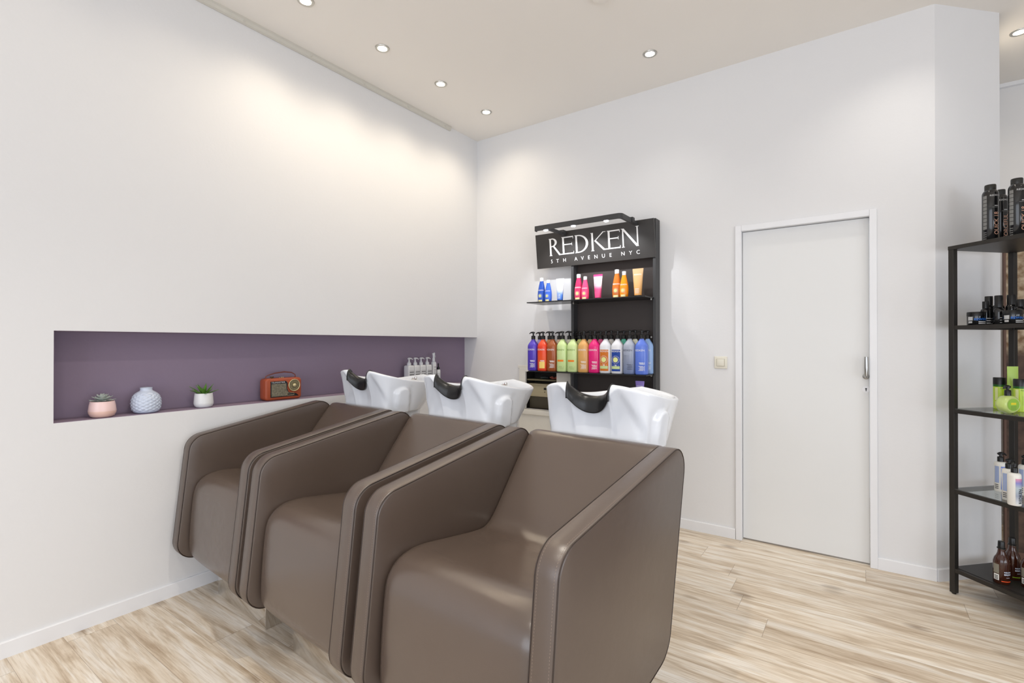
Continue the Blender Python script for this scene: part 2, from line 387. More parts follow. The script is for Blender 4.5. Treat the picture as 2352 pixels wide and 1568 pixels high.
# ---------------------------------------------------------------- downlights
WARM = (1.0, .86, .66)
bulbW = mat_emit('warm_bulb', (255, 240, 205), 22); bulbC = mat_emit('cool_bulb', (255, 252, 240), 9)
NICK = mat('satin_nickel', (190, 188, 182), .3, 1)
def downlight(x, y, label, power, bulb, color, tilt=None, blend=1.0, size=100):
    t = thing('downlight', label, 'ceiling light', (x, y, H), 0, 'recessed downlights in the ceiling')
    obj('ring', RT([(.030, -.004), (.033, -.006), (.043, -.005), (.045, -.001), (.045, 0), (.030, 0)]), NICK, t, smooth=50)
    obj('bulb', LT([(0, -.003), (.024, -.003), (.029, -.001), (.029, 0), (0, 0)], 24), bulb, t, smooth=50)
    if power:
        l = bpy.data.lights.new('ceiling_spot', 'SPOT'); l.energy = power; l.color = color; l.spot_size = radians(size); l.spot_blend = blend; l.shadow_soft_size = .03
        o = bpy.data.objects.new('ceiling_spot', l); COL.objects.link(o); o.parent = t; o.location = (0, 0, -.012)
        if tilt:
            o.rotation_euler = tilt
            l = bpy.data.lights.new('downlight_spill', 'SPOT'); l.energy = SPILL; l.color = color; l.spot_size = radians(150); l.spot_blend = .8; l.shadow_soft_size = .03
            o = bpy.data.objects.new('downlight_spill', l); COL.objects.link(o); o.parent = t; o.location = (0, 0, -.012)
    return t
tl = (0, radians(19), 0)
downlight(.430, -2.005, 'bright downlight cut off by the top of the photo, nearest along the left wall', SPOT_W, bulbW, WARM, tl)
downlight(.430, -1.475, 'bright warm downlight near the left wall, second nearest to the camera', SPOT_W, bulbW, WARM, tl)
downlight(.433, -.945, 'bright warm downlight near the left wall, the middle one of the fully visible three', SPOT_W, bulbW, WARM, tl)
downlight(.433, -.415, 'bright warm downlight nearest the back corner of the room', SPOT_W, bulbW, WARM, tl)
for y in (-2.535, -3.065, -3.6):
    l = bpy.data.lights.new('ceiling_spot', 'SPOT'); l.energy = SPOT_W*.55; l.color = WARM; l.spot_size = radians(100); l.spot_blend = 1; l.shadow_soft_size = .03
    o = bpy.data.objects.new('ceiling_spot', l); COL.objects.link(o); o.location = (.43, y, H-.012); o.rotation_euler = tl
downlight(1.794, -.443, 'dimmer downlight with a visible metal ring in the middle of the ceiling', SPOT_DIM, bulbC, (1, .95, .85))
downlight(3.684, .615, 'bright downlight over the recess behind the black shelving', 20, bulbW, WARM, (radians(-10), 0, 0))
for (x, y, p) in [(2.75, -1.35, 24), (3.10, -.443, 12), (1.9, -2.6, 72), (3.4, -2.6, 42), (4.6, -1.0, 22), (1.9, -3.8, 50)]:  # unseen spots without fittings; those over the room centre added for seat highlights
    if p:
        l = bpy.data.lights.new('ceiling_spot', 'SPOT'); l.energy = p; l.color = (1, .93, .82); l.spot_size = radians(120); l.spot_blend = 1; l.shadow_soft_size = .03
        o = bpy.data.objects.new('ceiling_spot', l); COL.objects.link(o); o.location = (x, y, H-.012)
cv = obj('smoke_detector', LT([(0, -.022), (.03, -.022), (.045, -.016), (.05, -.004), (.05, 0), (0, 0)], 32), CEIL, None, (1.765, -1.115, H), smooth=40)
tag(cv, 'round off-white cover on the ceiling at the top edge of the photo', 'smoke detector')

# ---------------------------------------------------------------- wash chairs
TH = -.064
EX = Vector((cos(TH), sin(TH), 0)); O0 = Vector((.169, -2.331, 0))
XL0, XL1, XR0, XR1 = -.110, -.041, .558, .628
PAN = rpoly([(-.184, .196), (-.116, .821), (.700, .962), (.530, .288)], [.085, .085, .075, .10], 10)
def side_panel(x0, x1, parent, outer_first):
    b = bmesh.new(); P0 = offs(PAN, .010); P1 = offs(PAN, .003); P2 = PAN
    f = lambda poly, x: [(x, p[0], p[1]) for p in poly]
    loft(b, [f(P0, x0), f(P1, x0+.0025), f(P2, x0+.008), f(P2, x1-.008), f(P1, x1-.0025), f(P0, x1)])
    sp = obj('side_panel', b, LEA, parent, smooth=55)
    pb = bmesh.new(); E = offs(PAN, .0025)
    for x in (x0+.002, x1-.002): tube(pb, f(E, x), .0019, 6, True)
    obj('piping', pb, PIPE, sp, smooth=60)
    sb = bmesh.new()
    # dashes of thread running on the gusset band, 5 mm inside each seam
    L = [Vector(p) for p in offs(PAN, -.0003)]; n = len(L)
    acc = 0; step = .0075
    segs = []
    for i in range(n):
        a, c = L[i], L[(i+1) % n]; d = (c-a).length
        while acc < d:
            u = (c-a)/d; s = a+u*acc
            if (s+u*.0045-c).length > 0: segs.append((s, s+u*.0042))
            acc += step
        acc -= d
    for xx in (x0+.012, x1-.012):
        for s, e in segs:
            u = (e-s).normalized(); w = .0006
            V = [sb.verts.new(p) for p in [(xx-w, s.x, s.y), (xx+w, s.x, s.y), (xx+w, e.x, e.y), (xx-w, e.x, e.y)]]
            sb.faces.new(V)
    obj('stitching', sb, STITCH, sp)
    return sp
def smooth_path(pts, sub=6):
    out = []
    for i in range(len(pts)-1):
        p0, p1, p2, p3 = [Vector(pts[max(0, min(len(pts)-1, i+k))]) for k in (-1, 0, 1, 2)]
        for k in range(sub):
            t = k/sub; out.append(.5*((2*p1)+(p2-p0)*t+(2*p0-5*p1+4*p2-p3)*t*t+(3*p1-p0-3*p2+p3)*t**3))
    out.append(Vector(pts[-1])); return out
SEAT = smooth_path([(.02, .208), (-.07, .214), (-.105, .228), (-.124, .262), (-.126, .33), (-.120, .43), (-.110, .53), (-.098, .578), (-.070, .612), (-.025, .632), (.04, .637), (.13, .627), (.23, .614), (.32, .604), (.372, .606), (.415, .635), (.47, .700), (.54, .787), (.60, .861), (.640, .908), (.662, .927), (.684, .930)], 5)
def cushion(parent):
    b = bmesh.new(); NV = 30; x0, x1 = XL1+.002, XR0-.002; cxm = (x0+x1)/2; hw = (x1-x0)/2
    n = len(SEAT); rings = []
    back = [Vector((.700, .915)), Vector((.690, .80)), Vector((.62, .50)), Vector((.53, .30)), Vector((.42, .262)), Vector((.2, .23))]
    for j in range(NV+1):
        w = -1+2*j/NV
        w = math.copysign(abs(w)**.8, w)
        ring = []
        for i in range(n):
            p = SEAT[i]; a = SEAT[max(0, i-1)]; c = SEAT[min(n-1, i+1)]; t = (c-a).normalized(); nr = Vector((-t.y, t.x))  # left of travel
            edge = max(0, (abs(w)-.86)/.14)
            front = max(0, min(1, (.05-p.x)/.12)) if p.y < .66 else 0
            drop = (.010+.016*front)*(1-math.sqrt(max(0, 1-edge**2)))
            dish = 0
            if -.04 < p.x < .42 and p.y > .58 and p.y < .68: dish = .012*(1-w*w)*sin(pi*(p.x+.04)/.46)
            if p.y > .66: dish = .010*(1-w*w)*sin(pi*min(1, (p.y-.66)/.27))
            belly = .010*front*(1-w**4)
            crown = 0
            q = p + nr*(-(drop+dish)+belly)*1.0
            # corner fillet toward the panel on the sides of crease
            ring.append((cxm+w*hw, q.x, q.y))
        for p in back: ring.append((cxm+w*hw, p.x, p.y))
        rings.append(ring)
    loft(b, rings)
    c = obj('seat_cushion', b, LEAS, parent, smooth=50)
    return c
# basin -------------------------------------------------------------
def spline_closed_half(pts, n):
    sp = smooth_path(pts, 12); L = [0]
    for a, c in zip(sp, sp[1:]): L.append(L[-1]+(c-a).length)
    return sp, L
def samp(sp, L, d):
    d = max(0, min(L[-1], d)); k = 0
    while k < len(L)-2 and L[k+1] < d: k += 1
    t = (d-L[k])/max(1e-9, L[k+1]-L[k]); return sp[k].lerp(sp[k+1], t)
RIM = [(0, .044), (.035, .041), (.070, .024), (.098, .006), (.145, .006), (.198, .024), (.238, .074), (.254, .15), (.252, .235), (.236, .34), (.195, .46), (.11, .52), (0, .535)]
BOT = [(0, .052), (.08, .052), (.15, .053), (.205, .058), (.228, .085), (.234, .14), (.230, .215), (.212, .29), (.165, .36), (.09, .40), (0, .41)]
sR, LR = spline_closed_half(RIM, 0); sB, LB = spline_closed_half(BOT, 0)
def sst(a, b_, x):
    t = max(0, min(1, (x-a)/(b_-a))); return t*t*(3-2*t)
def rim_z(x, y, u):
    # u: fraction of half outline length
    if u < .5 and abs(x) < .092 and y < .06: return 1.083+.057*(abs(x)/.092)**2.4
    pts = [(.0, 1.14), (.13, 1.14), (.20, 1.134), (.30, 1.114), (.40, 1.094), (.50, 1.080), (.62, 1.068), (.74, 1.064), (.86, 1.076), (1.0, 1.094)]
    if u < .13: return 1.14
    sp = smooth_path(pts, 10)
    for a, c in zip(sp, sp[1:]):
        if a.x <= u <= c.x: return a.y+(c.y-a.y)*(u-a.x)/max(1e-9, c.x-a.x)
    return pts[-1][1]
def basin_cols():
    us = []
    N1 = 26
    for k in range(N1): us.append(.15*k/N1)
    for k in range(61): us.append(.15+.85*k/60)
    cols = []
    for sgn in (1, -1):
        seq = us if sgn == 1 else us[::-1][1:-1]
        for u in seq:
            r = samp(sR, LR, u*LR[-1]); bt = samp(sB, LB, u*LB[-1]); r2 = samp(sR, LR, min(1, u+.01)*LR[-1]); r1 = samp(sR, LR, max(0, u-.01)*LR[-1])
            t = (r2-r1).normalized(); nrm = Vector((t.y, -t.x))
            if u < .005: nrm = Vector((0, -1))
            if u > .995: nrm = Vector((0, 1))
            cols.append((u, sgn, Vector((r.x*sgn, r.y)), Vector((bt.x*sgn, bt.y)), Vector((nrm.x*sgn, nrm.y)), rim_z(r.x, r.y, u)))
    return cols
COLS = basin_cols(); ZB = .895
def basin(parent):
    b = bmesh.new(); NV = 34; cols = COLS; rings = []
    for (u, sg, r, bt, nr, zr) in cols:
        ring = []
        wn = 1-sst(.10, .17, u)             # notch weight
        Rh = .010+.012*wn; Rv = .010+.040*wn
        zt = zr-Rv
        for j in range(NV):
            v = j/(NV-1); z = ZB+(zt-ZB)*v
            ww_ = sst(.34, .46, u); g = (1-ww_)*v**1.35+ww_*v**.85
            p = bt.lerp(r, g)
            d = 0
            # concave front plate: shallow scoop bounded by a curved ridge
            if u < .44:
                zn = (z-ZB)/(.24); rid = .235-.125*max(0, zn-.12)**1.3   # ridge half width at this height
                ins = sst(rid+.012, rid-.022, abs(p.x)); d -= .013*ins*sin(pi*min(1, max(0, v)))**.6
            # hand grip lug on the side
            if .30 < u < .62:
                cy = .155; dy = (p.y-cy)/.054; top = .988+.056*math.sqrt(max(0, 1-dy*dy)) if abs(dy) < 1 else 0
                inl = (1-sst(.72, 1.05, abs(dy)))*(1-sst(top-.014, top+.006, z)) if abs(dy) < 1.05 else 0
                halo = math.exp(-((abs(dy)-1.15)/.30)**2)*(1-sst(1.03, 1.06, z))*.35
                d += .015*inl-.010*halo
            p = p+nr*d
            ring.append((p.x, p.y, z))
        base = Vector(ring[-1][:2])
        for k in range(1, 9):
            a = pi/2*k/8; p = base-nr*Rh*(1-cos(a)); ring.append((p.x, p.y, zt+Rv*sin(a)))
        p = base-nr*(Rh+.004); q = base-nr*(Rh+.014)
        cen = Vector((0, .27))
        ring.append((p.x, p.y, zr)); ring.append((q.x, q.y, zr-.008))
        for k, (s_, z) in enumerate([(.97, zr-.03), (.92, 1.02), (.84, .975), (.66, .94), (.35, .925), (.06, .92)]):
            p = cen.lerp(q, s_); ring.append((p.x, p.y, min(z, zr-.03)))
        rings.append(ring)
    V = [[b.verts.new(p) for p in r] for r in rings]; n = len(V)
    for i in range(n):
        a, c = V[i], V[(i+1) % n]
        for j in range(len(a)-1): b.faces.new((a[j], c[j], c[j+1], a[j+1]))
    b.faces.new([r[0] for r in V][::-1]); b.faces.new([r[-1] for r in V])
    o = obj('basin', b, CERAM, parent, (.243, .655, 0), smooth=80, label='white ceramic wash basin')
    # rubber neck rest over the notch
    nb = bmesh.new(); rr = []
    half = [c for c in cols if c[1] == 1 and c[2].x <= .100 and c[0] < .3]
    line = [(-1, c) for c in half[::-1] if c[2].x > 1e-6]+[(1, c) for c in half]
    for sg, c in line:
        zr = c[5]; row = []; zt = zr-.05; o_ = .0045; nx, ny = c[4].x*sg, c[4].y; rx, ry = c[2].x*sg, c[2].y
        for k in range(-3, 15):
            if k < 0: inn, z = -o_, zt+k*.0045
            elif k <= 10:
                a = pi/2*k/10; inn = .022*(1-cos(a))-o_*cos(a); z = zt+.05*sin(a)+o_*sin(a)
            else: inn, z = .022+(k-10)*.006, zr+o_-(k-10)**2*.0012
            row.append((rx-nx*inn, ry-ny*inn, z))
        rr.append(row)
    loft(nb, rr, closed=False, cap0=False, cap1=False)
    nk = obj('neck_rest', nb, RUBB, o, smooth=70, label='black rubber neck rest in the basin notch')
    md = nk.modifiers.new('s', 'SOLIDIFY'); md.thickness = .004; md.offset = -1
    obj('drain', LT([(0, .9205), (.022, .9205), (.022, .924), (.016, .926), (0, .925)], 20), CHROME, o, (0, .27, 0), smooth=40)
    b = bmesh.new(); tube(b, [(0, .475, .99), (0, .47, 1.045), (0, .455, 1.06), (0, .43, 1.062)], .011, 12); lathe(b, [(0, 1.062), (.010, 1.062), (.008, 1.078), (0, 1.08)], 16, cx=0, cy=.46)
    obj('faucet', b, CHROME, o, smooth=50)
    return o
def wash_chair(off, label):
    p = O0+EX*off
    t = thing('wash_chair', label, 'salon chair', (p.x, p.y, 0), TH, 'brown leather hair washing chairs in a row')
    side_panel(XL0, XL1, t, True); side_panel(XR0, XR1, t, False); cushion(t)
    b = BX(0, .524, 0, .50, .0, .24, .004, 3); pl = obj('plinth', b, CHROME, t, smooth=40, label='mirror polished steel plinth')
    b = bmesh.new(); loft(b, [sring(z, w, d, 4, 40, .2595, .86) for z, w, d in [(0, .16, .13), (.02, .165, .135), (.5, .165, .135), (.80, .18, .15), (.90, .19, .17)]])
    obj('pedestal', b, CERAM, t, smooth=50, label='white pedestal under the basin')
    basin(t)
    return t
wash_chair(1.564, 'brown leather wash chair nearest the camera, rightmost, its whole outer side visible')
wash_chair(.775, 'brown leather wash chair in the middle of the row of three')
wash_chair(0, 'brown leather wash chair farthest left, beside the wall niche')

# ---------------------------------------------------------------- items in the purple niche
ZN = NZ0+.0015
# pink pot with grey succulent
t = thing('succulent_pot', 'small pink ceramic pot holding a pale grey rosette succulent, leftmost in the niche', 'potted plant', (-.058, -2.752, ZN))
P2 = mat_grad('pink_glaze', [(0, (226, 190, 178)), (.40, (229, 192, 180)), (.42, (238, 206, 203)), (1, (240, 209, 207))], .3, 0, .075)
obj('pot', LT([(0, 0), (.036, 0), (.046, .006), (.0525, .020), (.054, .030), (.0505, .058), (.047, .0745), (.044, .0755), (.042, .072), (.042, .062), (0, .062)], 40), P2, t, smooth=50)
obj('soil', LT([(0, .060), (.0415, .060), (.0415, .064), (0, .066)], 20), mat('soil', (70, 58, 46), .9), t)
def leafm(b, mtx, L, w, th, curl, n=7):
    rings = []
    for k in range(n+1):
        u = k/n; ww = w*(math.sin(pi*min(1, (.12+u*.9)))**.7 if u < .995 else .03)*(1 if u < .6 else (1-(u-.6)/.4)**.55+.02)
        z = curl*u*u; r = []
        for j in range(8):
            a = 2*pi*j/8; r.append(tuple(mtx @ Vector((L*u, ww*cos(a), z+th*(.3+.7*(1-u))*sin(a)-.25*ww*0+abs(cos(a))*ww*.25))))
        rings.append(r)
    loft(b, rings)
b = bmesh.new()
for lay, (cnt, L, w, tilt, z0) in enumerate([(9, .052, .013, 4, .073), (8, .044, .013, 20, .078), (7, .034, .012, 38, .083), (5, .024, .010, 58, .088), (3, .015, .007, 75, .090)]):
    for k in range(cnt):
        a = 2*pi*(k+.5*lay)/cnt+.15*lay
        leafm(b, Matrix.Translation((0, 0, z0)) @ Matrix.Rotation(a, 4, 'Z') @ Matrix.Rotation(-radians(tilt), 4, 'Y'), L, w, .0035, .006)
obj('rosette', b, mat('grey_succulent', (174, 182, 176), .6, var=.12, vscale=60), t, smooth=60)
# quilted vase
b = bmesh.new(); NS, NR = 144, 70
prof = [(0, .040), (.004, .052), (.020, .060), (.045, .0635), (.070, .0615), (.090, .053), (.104, .040), (.110, .029), (.113, .0255), (.120, .0252), (.1265, .0265)]
def prad(z):
    for (a, ra), (c, rc) in zip(prof, prof[1:]):
        if z <= c: return ra+(rc-ra)*sst(a, c, z) if 0 else ra+(rc-ra)*(z-a)/(c-a)
    return prof[-1][1]
zs = [0.1265*k/NR for k in range(NR+1)]
rad = [prad(z) for z in zs]
for _ in range(3): rad = [rad[0]]+[(rad[i-1]+2*rad[i]+rad[i+1])/4 for i in range(1, NR)]+[rad[-1]]
rings = []
for z, r0 in zip(zs, rad):
    ring = []
    wgt = sst(.004, .018, z)*(1-sst(.092, .106, z))
    for k in range(NS):
        a = 2*pi*k/NS; N = 12; u = a*N/(2*pi); v = z/.0165
        p = (u+v/1.0) % 1; q = (u-v/1.0) % 1
        d = min(p, 1-p, .5)*2; e = min(q, 1-q)*2
        r = r0+.0042*wgt*(min(d, e)**.8)*1.1-.0015*wgt
        ring.append((r*cos(a), r*sin(a), z))
    rings.append(ring)
for r0, z in [(.0245, .1275), (.0225, .1265), (.0225, .10), (.03, .09)]:
    rings.append([(r0*cos(2*pi*k/NS), r0*sin(2*pi*k/NS), z) for k in range(NS)])
loft(b, rings)
v = obj('vase', b, mat('pale_blue_glaze', (200, 210, 228), .25, coat=.3), None, (-.068, -2.571, ZN), smooth=70)
tag(v, 'pale blue round vase with a quilted diamond relief and short neck', 'vase')
# white pot with green aloe
t = thing('aloe_pot', 'small white ceramic pot with a spiky green aloe plant', 'potted plant', (-.062, -2.304, ZN))
obj('pot', LT([(0, 0), (.034, 0), (.042, .006), (.047, .018), (.0475, .026), (.0455, .055), (.043, .0765), (.0405, .0775), (.039, .074), (.039, .064), (0, .064)], 40), mat('white_glaze', (228, 229, 230), .3), t, smooth=50)
b = bmesh.new(); random.seed(3)
for k in range(15):
    a = 2.4*k; tilt = 22+k*4.2; L = .060+.022*random.random()
    leafm(b, Matrix.Translation((.006*cos(a), .006*sin(a), .066)) @ Matrix.Rotation(a, 4, 'Z') @ Matrix.Rotation(-radians(95-tilt), 4, 'Y'), L, .0085, .0035, -.006)
obj('aloe_leaves', b, mat('aloe_green', (88, 132, 52), .4, var=.35, vscale=50), t, smooth=60)
obj('soil', LT([(0, .062), (.0385, .062), (.0385, .066), (0, .067)], 20), MATS['soil'], t)
# radio
t = thing('retro_radio', 'retro red-brown portable radio with a brass dial and carrying handle', 'radio', (-.072, -1.852, ZN), pi/2)
RED = mat('red_leatherette', (164, 78, 48), .42, var=.12, vscale=30, bump=.3, bscale=400)
b = bmesh.new(); pol = rpoly([(-.118, .002), (.118, .002), (.118, .136), (-.118, .136)], .02, 8)
F = lambda poly, y: [(p[0], y, p[1]) for p in poly]
loft(b, [F(offs(pol, .010), -.036), F(offs(pol, .003), -.033), F(pol, -.026), F(pol, .026), F(offs(pol, .003), .033), F(offs(pol, .010), .036)])
body = obj('case', b, RED, t, smooth=50)
b = bmesh.new(); gr = [(-.088, .020), (.096, .020), (.078, .036), (.028, .046), (.018, .070), (.022, .104), (.010, .118), (-.088, .118)]
prism(b, gr, -.0385, -.035, 'y'); g = obj('grille_frame', b, BLKC, t)
b = bmesh.new(); prism(b, [(-.083, .025), (.070, .025), (.030, .040), (.014, .062), (.012, .102), (-.083, .102)], -.0395, -.0383, 'y')
obj('grille', b, mat('speckled_grille', (128, 122, 104), .5, .3, var=.7, vscale=120), g)
obj('lettering', text_bm('TRANSISTOR', .0125, lambda x, z: (x-.040, -.0388, z+.110), 1.25), WTXT, g)
b = bmesh.new(); disc = Matrix.Translation((.064, -.036, .088)) @ Matrix.Rotation(pi/2, 4, 'X')
lathe(b, [(0, 0), (.036, 0), (.036, .006), (0, .006)], 40, mtx=disc); dl = obj('dial', b, mat('dial_face', (120, 112, 84), .4, .3, var=.4, vscale=200), t, smooth=40)
b = bmesh.new(); tube(b, [(.064+.036*cos(a*2*pi/40), -.042, .088+.036*sin(a*2*pi/40)) for a in range(40)], .0026, 8, True); obj('dial_ring', b, mat('pale_brass', (222, 206, 160), .3, .6), dl, smooth=60)
b = bmesh.new(); lathe(b, [(0, .006), (.011, .006), (.0105, .012), (.006, .015), (0, .0155)], 24, mtx=disc); obj('dial_knob', b, MATS['pale_brass'], dl, smooth=50)
b = bmesh.new()
for k in range(26):
    a = 2*pi*k/26; c, s_ = cos(a), sin(a); w = .0005
    b.faces.new([b.verts.new((.064+c*r-s_*w*q, -.0424, .088+s_*r+c*w*q)) for r, q in ((.020, 1), (.030, 1), (.030, -1), (.020, -1))])
obj('dial_marks', b, MATS['pale_brass'], dl)
bd = obj('badge', BX(.018, .062, -.0405, -.038, .028, .040, .002), BLKC, g); b = bmesh.new(); tube(b, [(.018, -.0405, .028), (.062, -.0405, .028), (.062, -.0405, .040), (.018, -.0405, .040)], .0008, 6, True); obj('badge_rim', b, MATS['pale_brass'], bd)
b = bmesh.new(); tube(b, [(-.100, 0, .134), (-.098, 0, .148), (-.085, 0, .155), (-.04, 0, .166), (.02, 0, .172), (.07, 0, .166), (.094, 0, .152), (.096, 0, .134)], [.004, .003, .003, .0035, .004, .0035, .003, .004], 8); obj('handle', b, mat('handle_leather', (120, 62, 46), .4), t, smooth=60)
b = bmesh.new(); lathe(b, [(0, .134), (.006, .134), (.006, .140), (.012, .142), (.012, .146), (0, .147)], 16, cx=-.062, cy=-.005); obj('tuning_knob', b, mat('dark_brass', (84, 66, 40), .4, .6), t, smooth=40)
for k, x in enumerate((-.012, .000, .010)): obj('push_button', BX(x-.003, x+.003, -.008, 0, .134, .139+.002*(k > 0)), MATS['pale_brass'], t)

# square pump dispensers
WPL = mat('white_plastic', (214, 216, 220), .4); GLB = mat('grey_label', (150, 150, 150), .6); DGR = mat('dark_grey_print', (84, 84, 86), .6)
def niche_pump(y, label):
    t = thing('pump_dispenser', label, 'soap dispenser', (-.075, y, ZN), pi/2, 'white square pump dispensers at the end of the niche')
    b = bmesh.new(); loft(b, [sring(z, h*.031, h*.031, 7, 32) for z, h in [(0, .97), (.003, 1), (.160, 1), (.168, .97), (.173, .85), (.175, .4)]])
    obj('body', b, WPL, t, smooth=50)
    obj('label_panel', grid_patch(bmesh.new(), -.024, .024, .02, .135, lambda x, z: (x, -.0313, z)), GREYP, t)
    b = bmesh.new(); grid_patch(b, -.022, .022, .118, .123, lambda x, z: (x, -.0318, z)); grid_patch(b, -.022, .022, .098, .104, lambda x, z: (x, -.0318, z))
    for k in range(7): grid_patch(b, -.022, .020-.004*(k % 3), .085-.009*k, .089-.009*k, lambda x, z: (x, -.0318, z), 1, 1)
    obj('printed_lines', b, DGR, t)
    obj('collar', LT([(0, .173), (.017, .173), (.017, .193), (.013, .195), (.006, .207), (.005, .225), (0, .225)], 24), WPL, t, smooth=40)
    b = bmesh.new(); tube(b, [(-.012, 0, .228), (.0, 0, .230), (.02, 0, .230), (.034, 0, .224), (.040, 0, .220)], [.006, .0075, .006, .004, .003], 10); obj('nozzle', b, WPL, t, smooth=60)
    return t
for y, l in zip((-.772, -.706, -.640, -.570), ('leftmost of the four white square pump dispensers at the niche end', 'second from the left of the four white square pump dispensers', 'third from the left of the four white square pump dispensers', 'rightmost of the four white square pump dispensers, beside the spray bottle')): niche_pump(y, l)
t = thing('spray_bottle', 'slim white trigger spray bottle at the end of the niche', 'spray bottle', (-.07, -.497, ZN), pi/2)
b = bmesh.new(); loft(b, [sring(z, h*.021, h*.018, 4, 28) for z, h in [(0, .95), (.004, 1), (.180, 1), (.192, .85), (.200, .5), (.203, .4)]]); obj('body', b, WPL, t, smooth=50)
b = bmesh.new(); lathe(b, [(0, .20), (.012, .20), (.012, .228), (0, .228)], 20); tube(b, [(0, 0, .228), (0, 0, .245), (-.002, 0, .262), (.010, 0, .268)], [.009, .009, .013, .008], 12); tube(b, [(.010, 0, .262), (.016, 0, .25), (.018, 0, .232)], .003, 8); obj('trigger_head', b, WPL, t, smooth=50)
b = bmesh.new(); grid_patch(b, -.012, .014, .150, .154, lambda x, z: (x, -.0185, z)); 
for k in range(8): grid_patch(b, -.012, .012-.003*(k % 3), .13-.011*k, .133-.011*k, lambda x, z: (x, -.0185, z), 1, 1)
obj('printed_lines', b, DGR, t)
t = thing('dropper_bottle', 'tiny white dropper bottle with a black pipette top in the niche', 'bottle', (-.07, -.440, ZN), pi/2)
obj('body', LT([(0, 0), (.017, 0), (.018, .003), (.018, .120), (.014, .128), (0, .128)], 24), WPL, t, smooth=40)
obj('dropper', LT([(0, .126), (.012, .126), (.012, .146), (.008, .15), (.0055, .158), (.006, .17), (.004, .182), (0, .184)], 20), BLK, t, smooth=40)
obj('label_panel', LT([(.0183, .02), (.0185, .02), (.0185, .1), (.0183, .1)], 24), GREYP, t, smooth=40)

# ---------------------------------------------------------------- built-in cupboard in the back wall
CAB = mat('cream_cabinet', (232, 229, 220), .35)
t = thing('wall_cupboard', 'small white built-in wall cupboard with a dark interior left of the black display', 'cupboard', (0, 0, 0))
b = bmesh.new()
for (x0, x1, z0, z1) in [(.485, KX0+.004, KZ0, 1.088), (KX1-.004, .985, KZ0, 1.088), (KX0+.004, KX1-.004, KZ1-.002, 1.088)]: box(b, x0, x1, -.022, -.0005, z0, z1, .002)
box(b, .466, .985, -.014, -.0005, 1.088, 1.112, .002)
obj('frame', b, CAB, t)
b = bmesh.new(); box(b, KX0, KX1, .128, .137, KZ0, KZ1); box(b, KX0, KX0+.004, .001, .128, KZ0, KZ1); box(b, KX1-.004, KX1, .001, .128, KZ0, KZ1); box(b, KX0, KX1, .001, .128, KZ1-.004, KZ1); box(b, KX0, KX1, .001, .128, KZ0, KZ0+.003)
obj('lining', b, mat('dark_lining', (34, 30, 26), .5), t)
obj('inner_shelf', BX(KX0+.005, KX1-.005, .004, .127, .985, .997), mat('olive_shelf', (112, 104, 78), .5), t)
obj('inner_shelf', BX(KX0+.005, KX1-.005, .004, .127, .952, .958), mat('beige_edge', (176, 164, 136), .5), t)
obj('sill', BX(.47, 1.0, -.055, -.0005, .700, .743, .006, 3), CAB, t, smooth=40)
obj('lower_panel', BX(.49, .98, -.032, -.0125, .07, .700, .003), CAB, t)
t = thing('beige_appliance', 'beige appliance with small square window inside the wall cupboard', 'appliance', (.70, .07, KZ0+.003))
obj('housing', BX(-.145, .145, -.05, .05, .10, .203, .004), mat('beige_plastic', (182, 170, 140), .45), t, smooth=40)
obj('lower_housing', BX(-.14, .14, -.045, .05, 0, .099, .004), mat('dark_olive', (70, 64, 52), .4), t, smooth=40)
obj('display_window', BX(.01, .034, -.052, -.0495, .160, .178), BLKC, t)
b = bmesh.new(); lathe(b, [(0, 0), (.004, 0), (.004, .002), (0, .002)], 12, mtx=Matrix.Translation((.018, -.0498, .142)) @ Matrix.Rotation(pi/2, 4, 'X')); obj('button', b, BLK, t)
b = bmesh.new(); random.seed(5)
for k in range(9):
    x = -.03+.008*k; tube(b, [(x, random.uniform(-.02, .02), .008+random.random()*.006), (x+.02, random.uniform(-.02, .02), .012+random.random()*.01), (x+.035, random.uniform(-.02, .02), .007)], .006, 8)
o = obj('hair_accessories', b, mat('coral_plastic', (196, 104, 84), .5, var=.4, vscale=60), None, (.775, .055, .9975), smooth=60); tag(o, 'small heap of coral-coloured hair clips on the cupboard inner shelf', 'hair clips')
b = bmesh.new(); tube(b, [(-.04, 0, .012), (-.01, .01, .013), (.035, -.005, .012)], [.010, .012, .009], 10)
o = obj('hair_brush', b, mat('dark_teal', (44, 52, 52), .5), None, (.70, .05, .9975), smooth=60); tag(o, 'dark rounded brush handle lying in the wall cupboard left of the clips', 'brush')

# ---------------------------------------------------------------- black product display
t = thing('product_display', 'tall black wall display with a lit header sign and glass shelves', 'display stand', (0, 0, 0))
FX0, FX1, FY = 1.034, 1.712, -.100
obj('side_panel', BX(FX1-.022, FX1, FY, -.0135, .0, 2.190, .002), FRAM, t)
obj('side_panel', BX(FX0, FX0+.022, FY, -.0135, .0, 2.150, .002), FRAM, t)
obj('back_panel', BX(FX0+.022, FX1-.022, -.034, -.0135, .0, 2.150), BPAN, t)
SB = Matrix.Translation((0, -.118, 2.045)) @ Matrix.Rotation(radians(7), 4, 'X')
hs = obj('header_sign', BX(.728, 1.712, -.009, .009, -.1345, .1385, .0015, mtx=SB), SIGN, t, label='black header board with white lettering')
def stroke(b, x0, z0, x1, z1, w0, w1):   # tapered horizontal-width stroke
    a = [(x0-w0/2, z0), (x0+w0/2, z0), (x1+w1/2, z1), (x1-w1/2, z1)]
    b.faces.new([b.verts.new(p2s(*p)) for p in a])
def p2s(x, z): v_ = SB @ Vector((x, -.0096-random.random()*.0003, z)); return tuple(v_)
def rect(b, x0, x1, z0, z1): b.faces.new([b.verts.new(p2s(*p)) for p in [(x0, z0), (x1, z0), (x1, z1), (x0, z1)]])
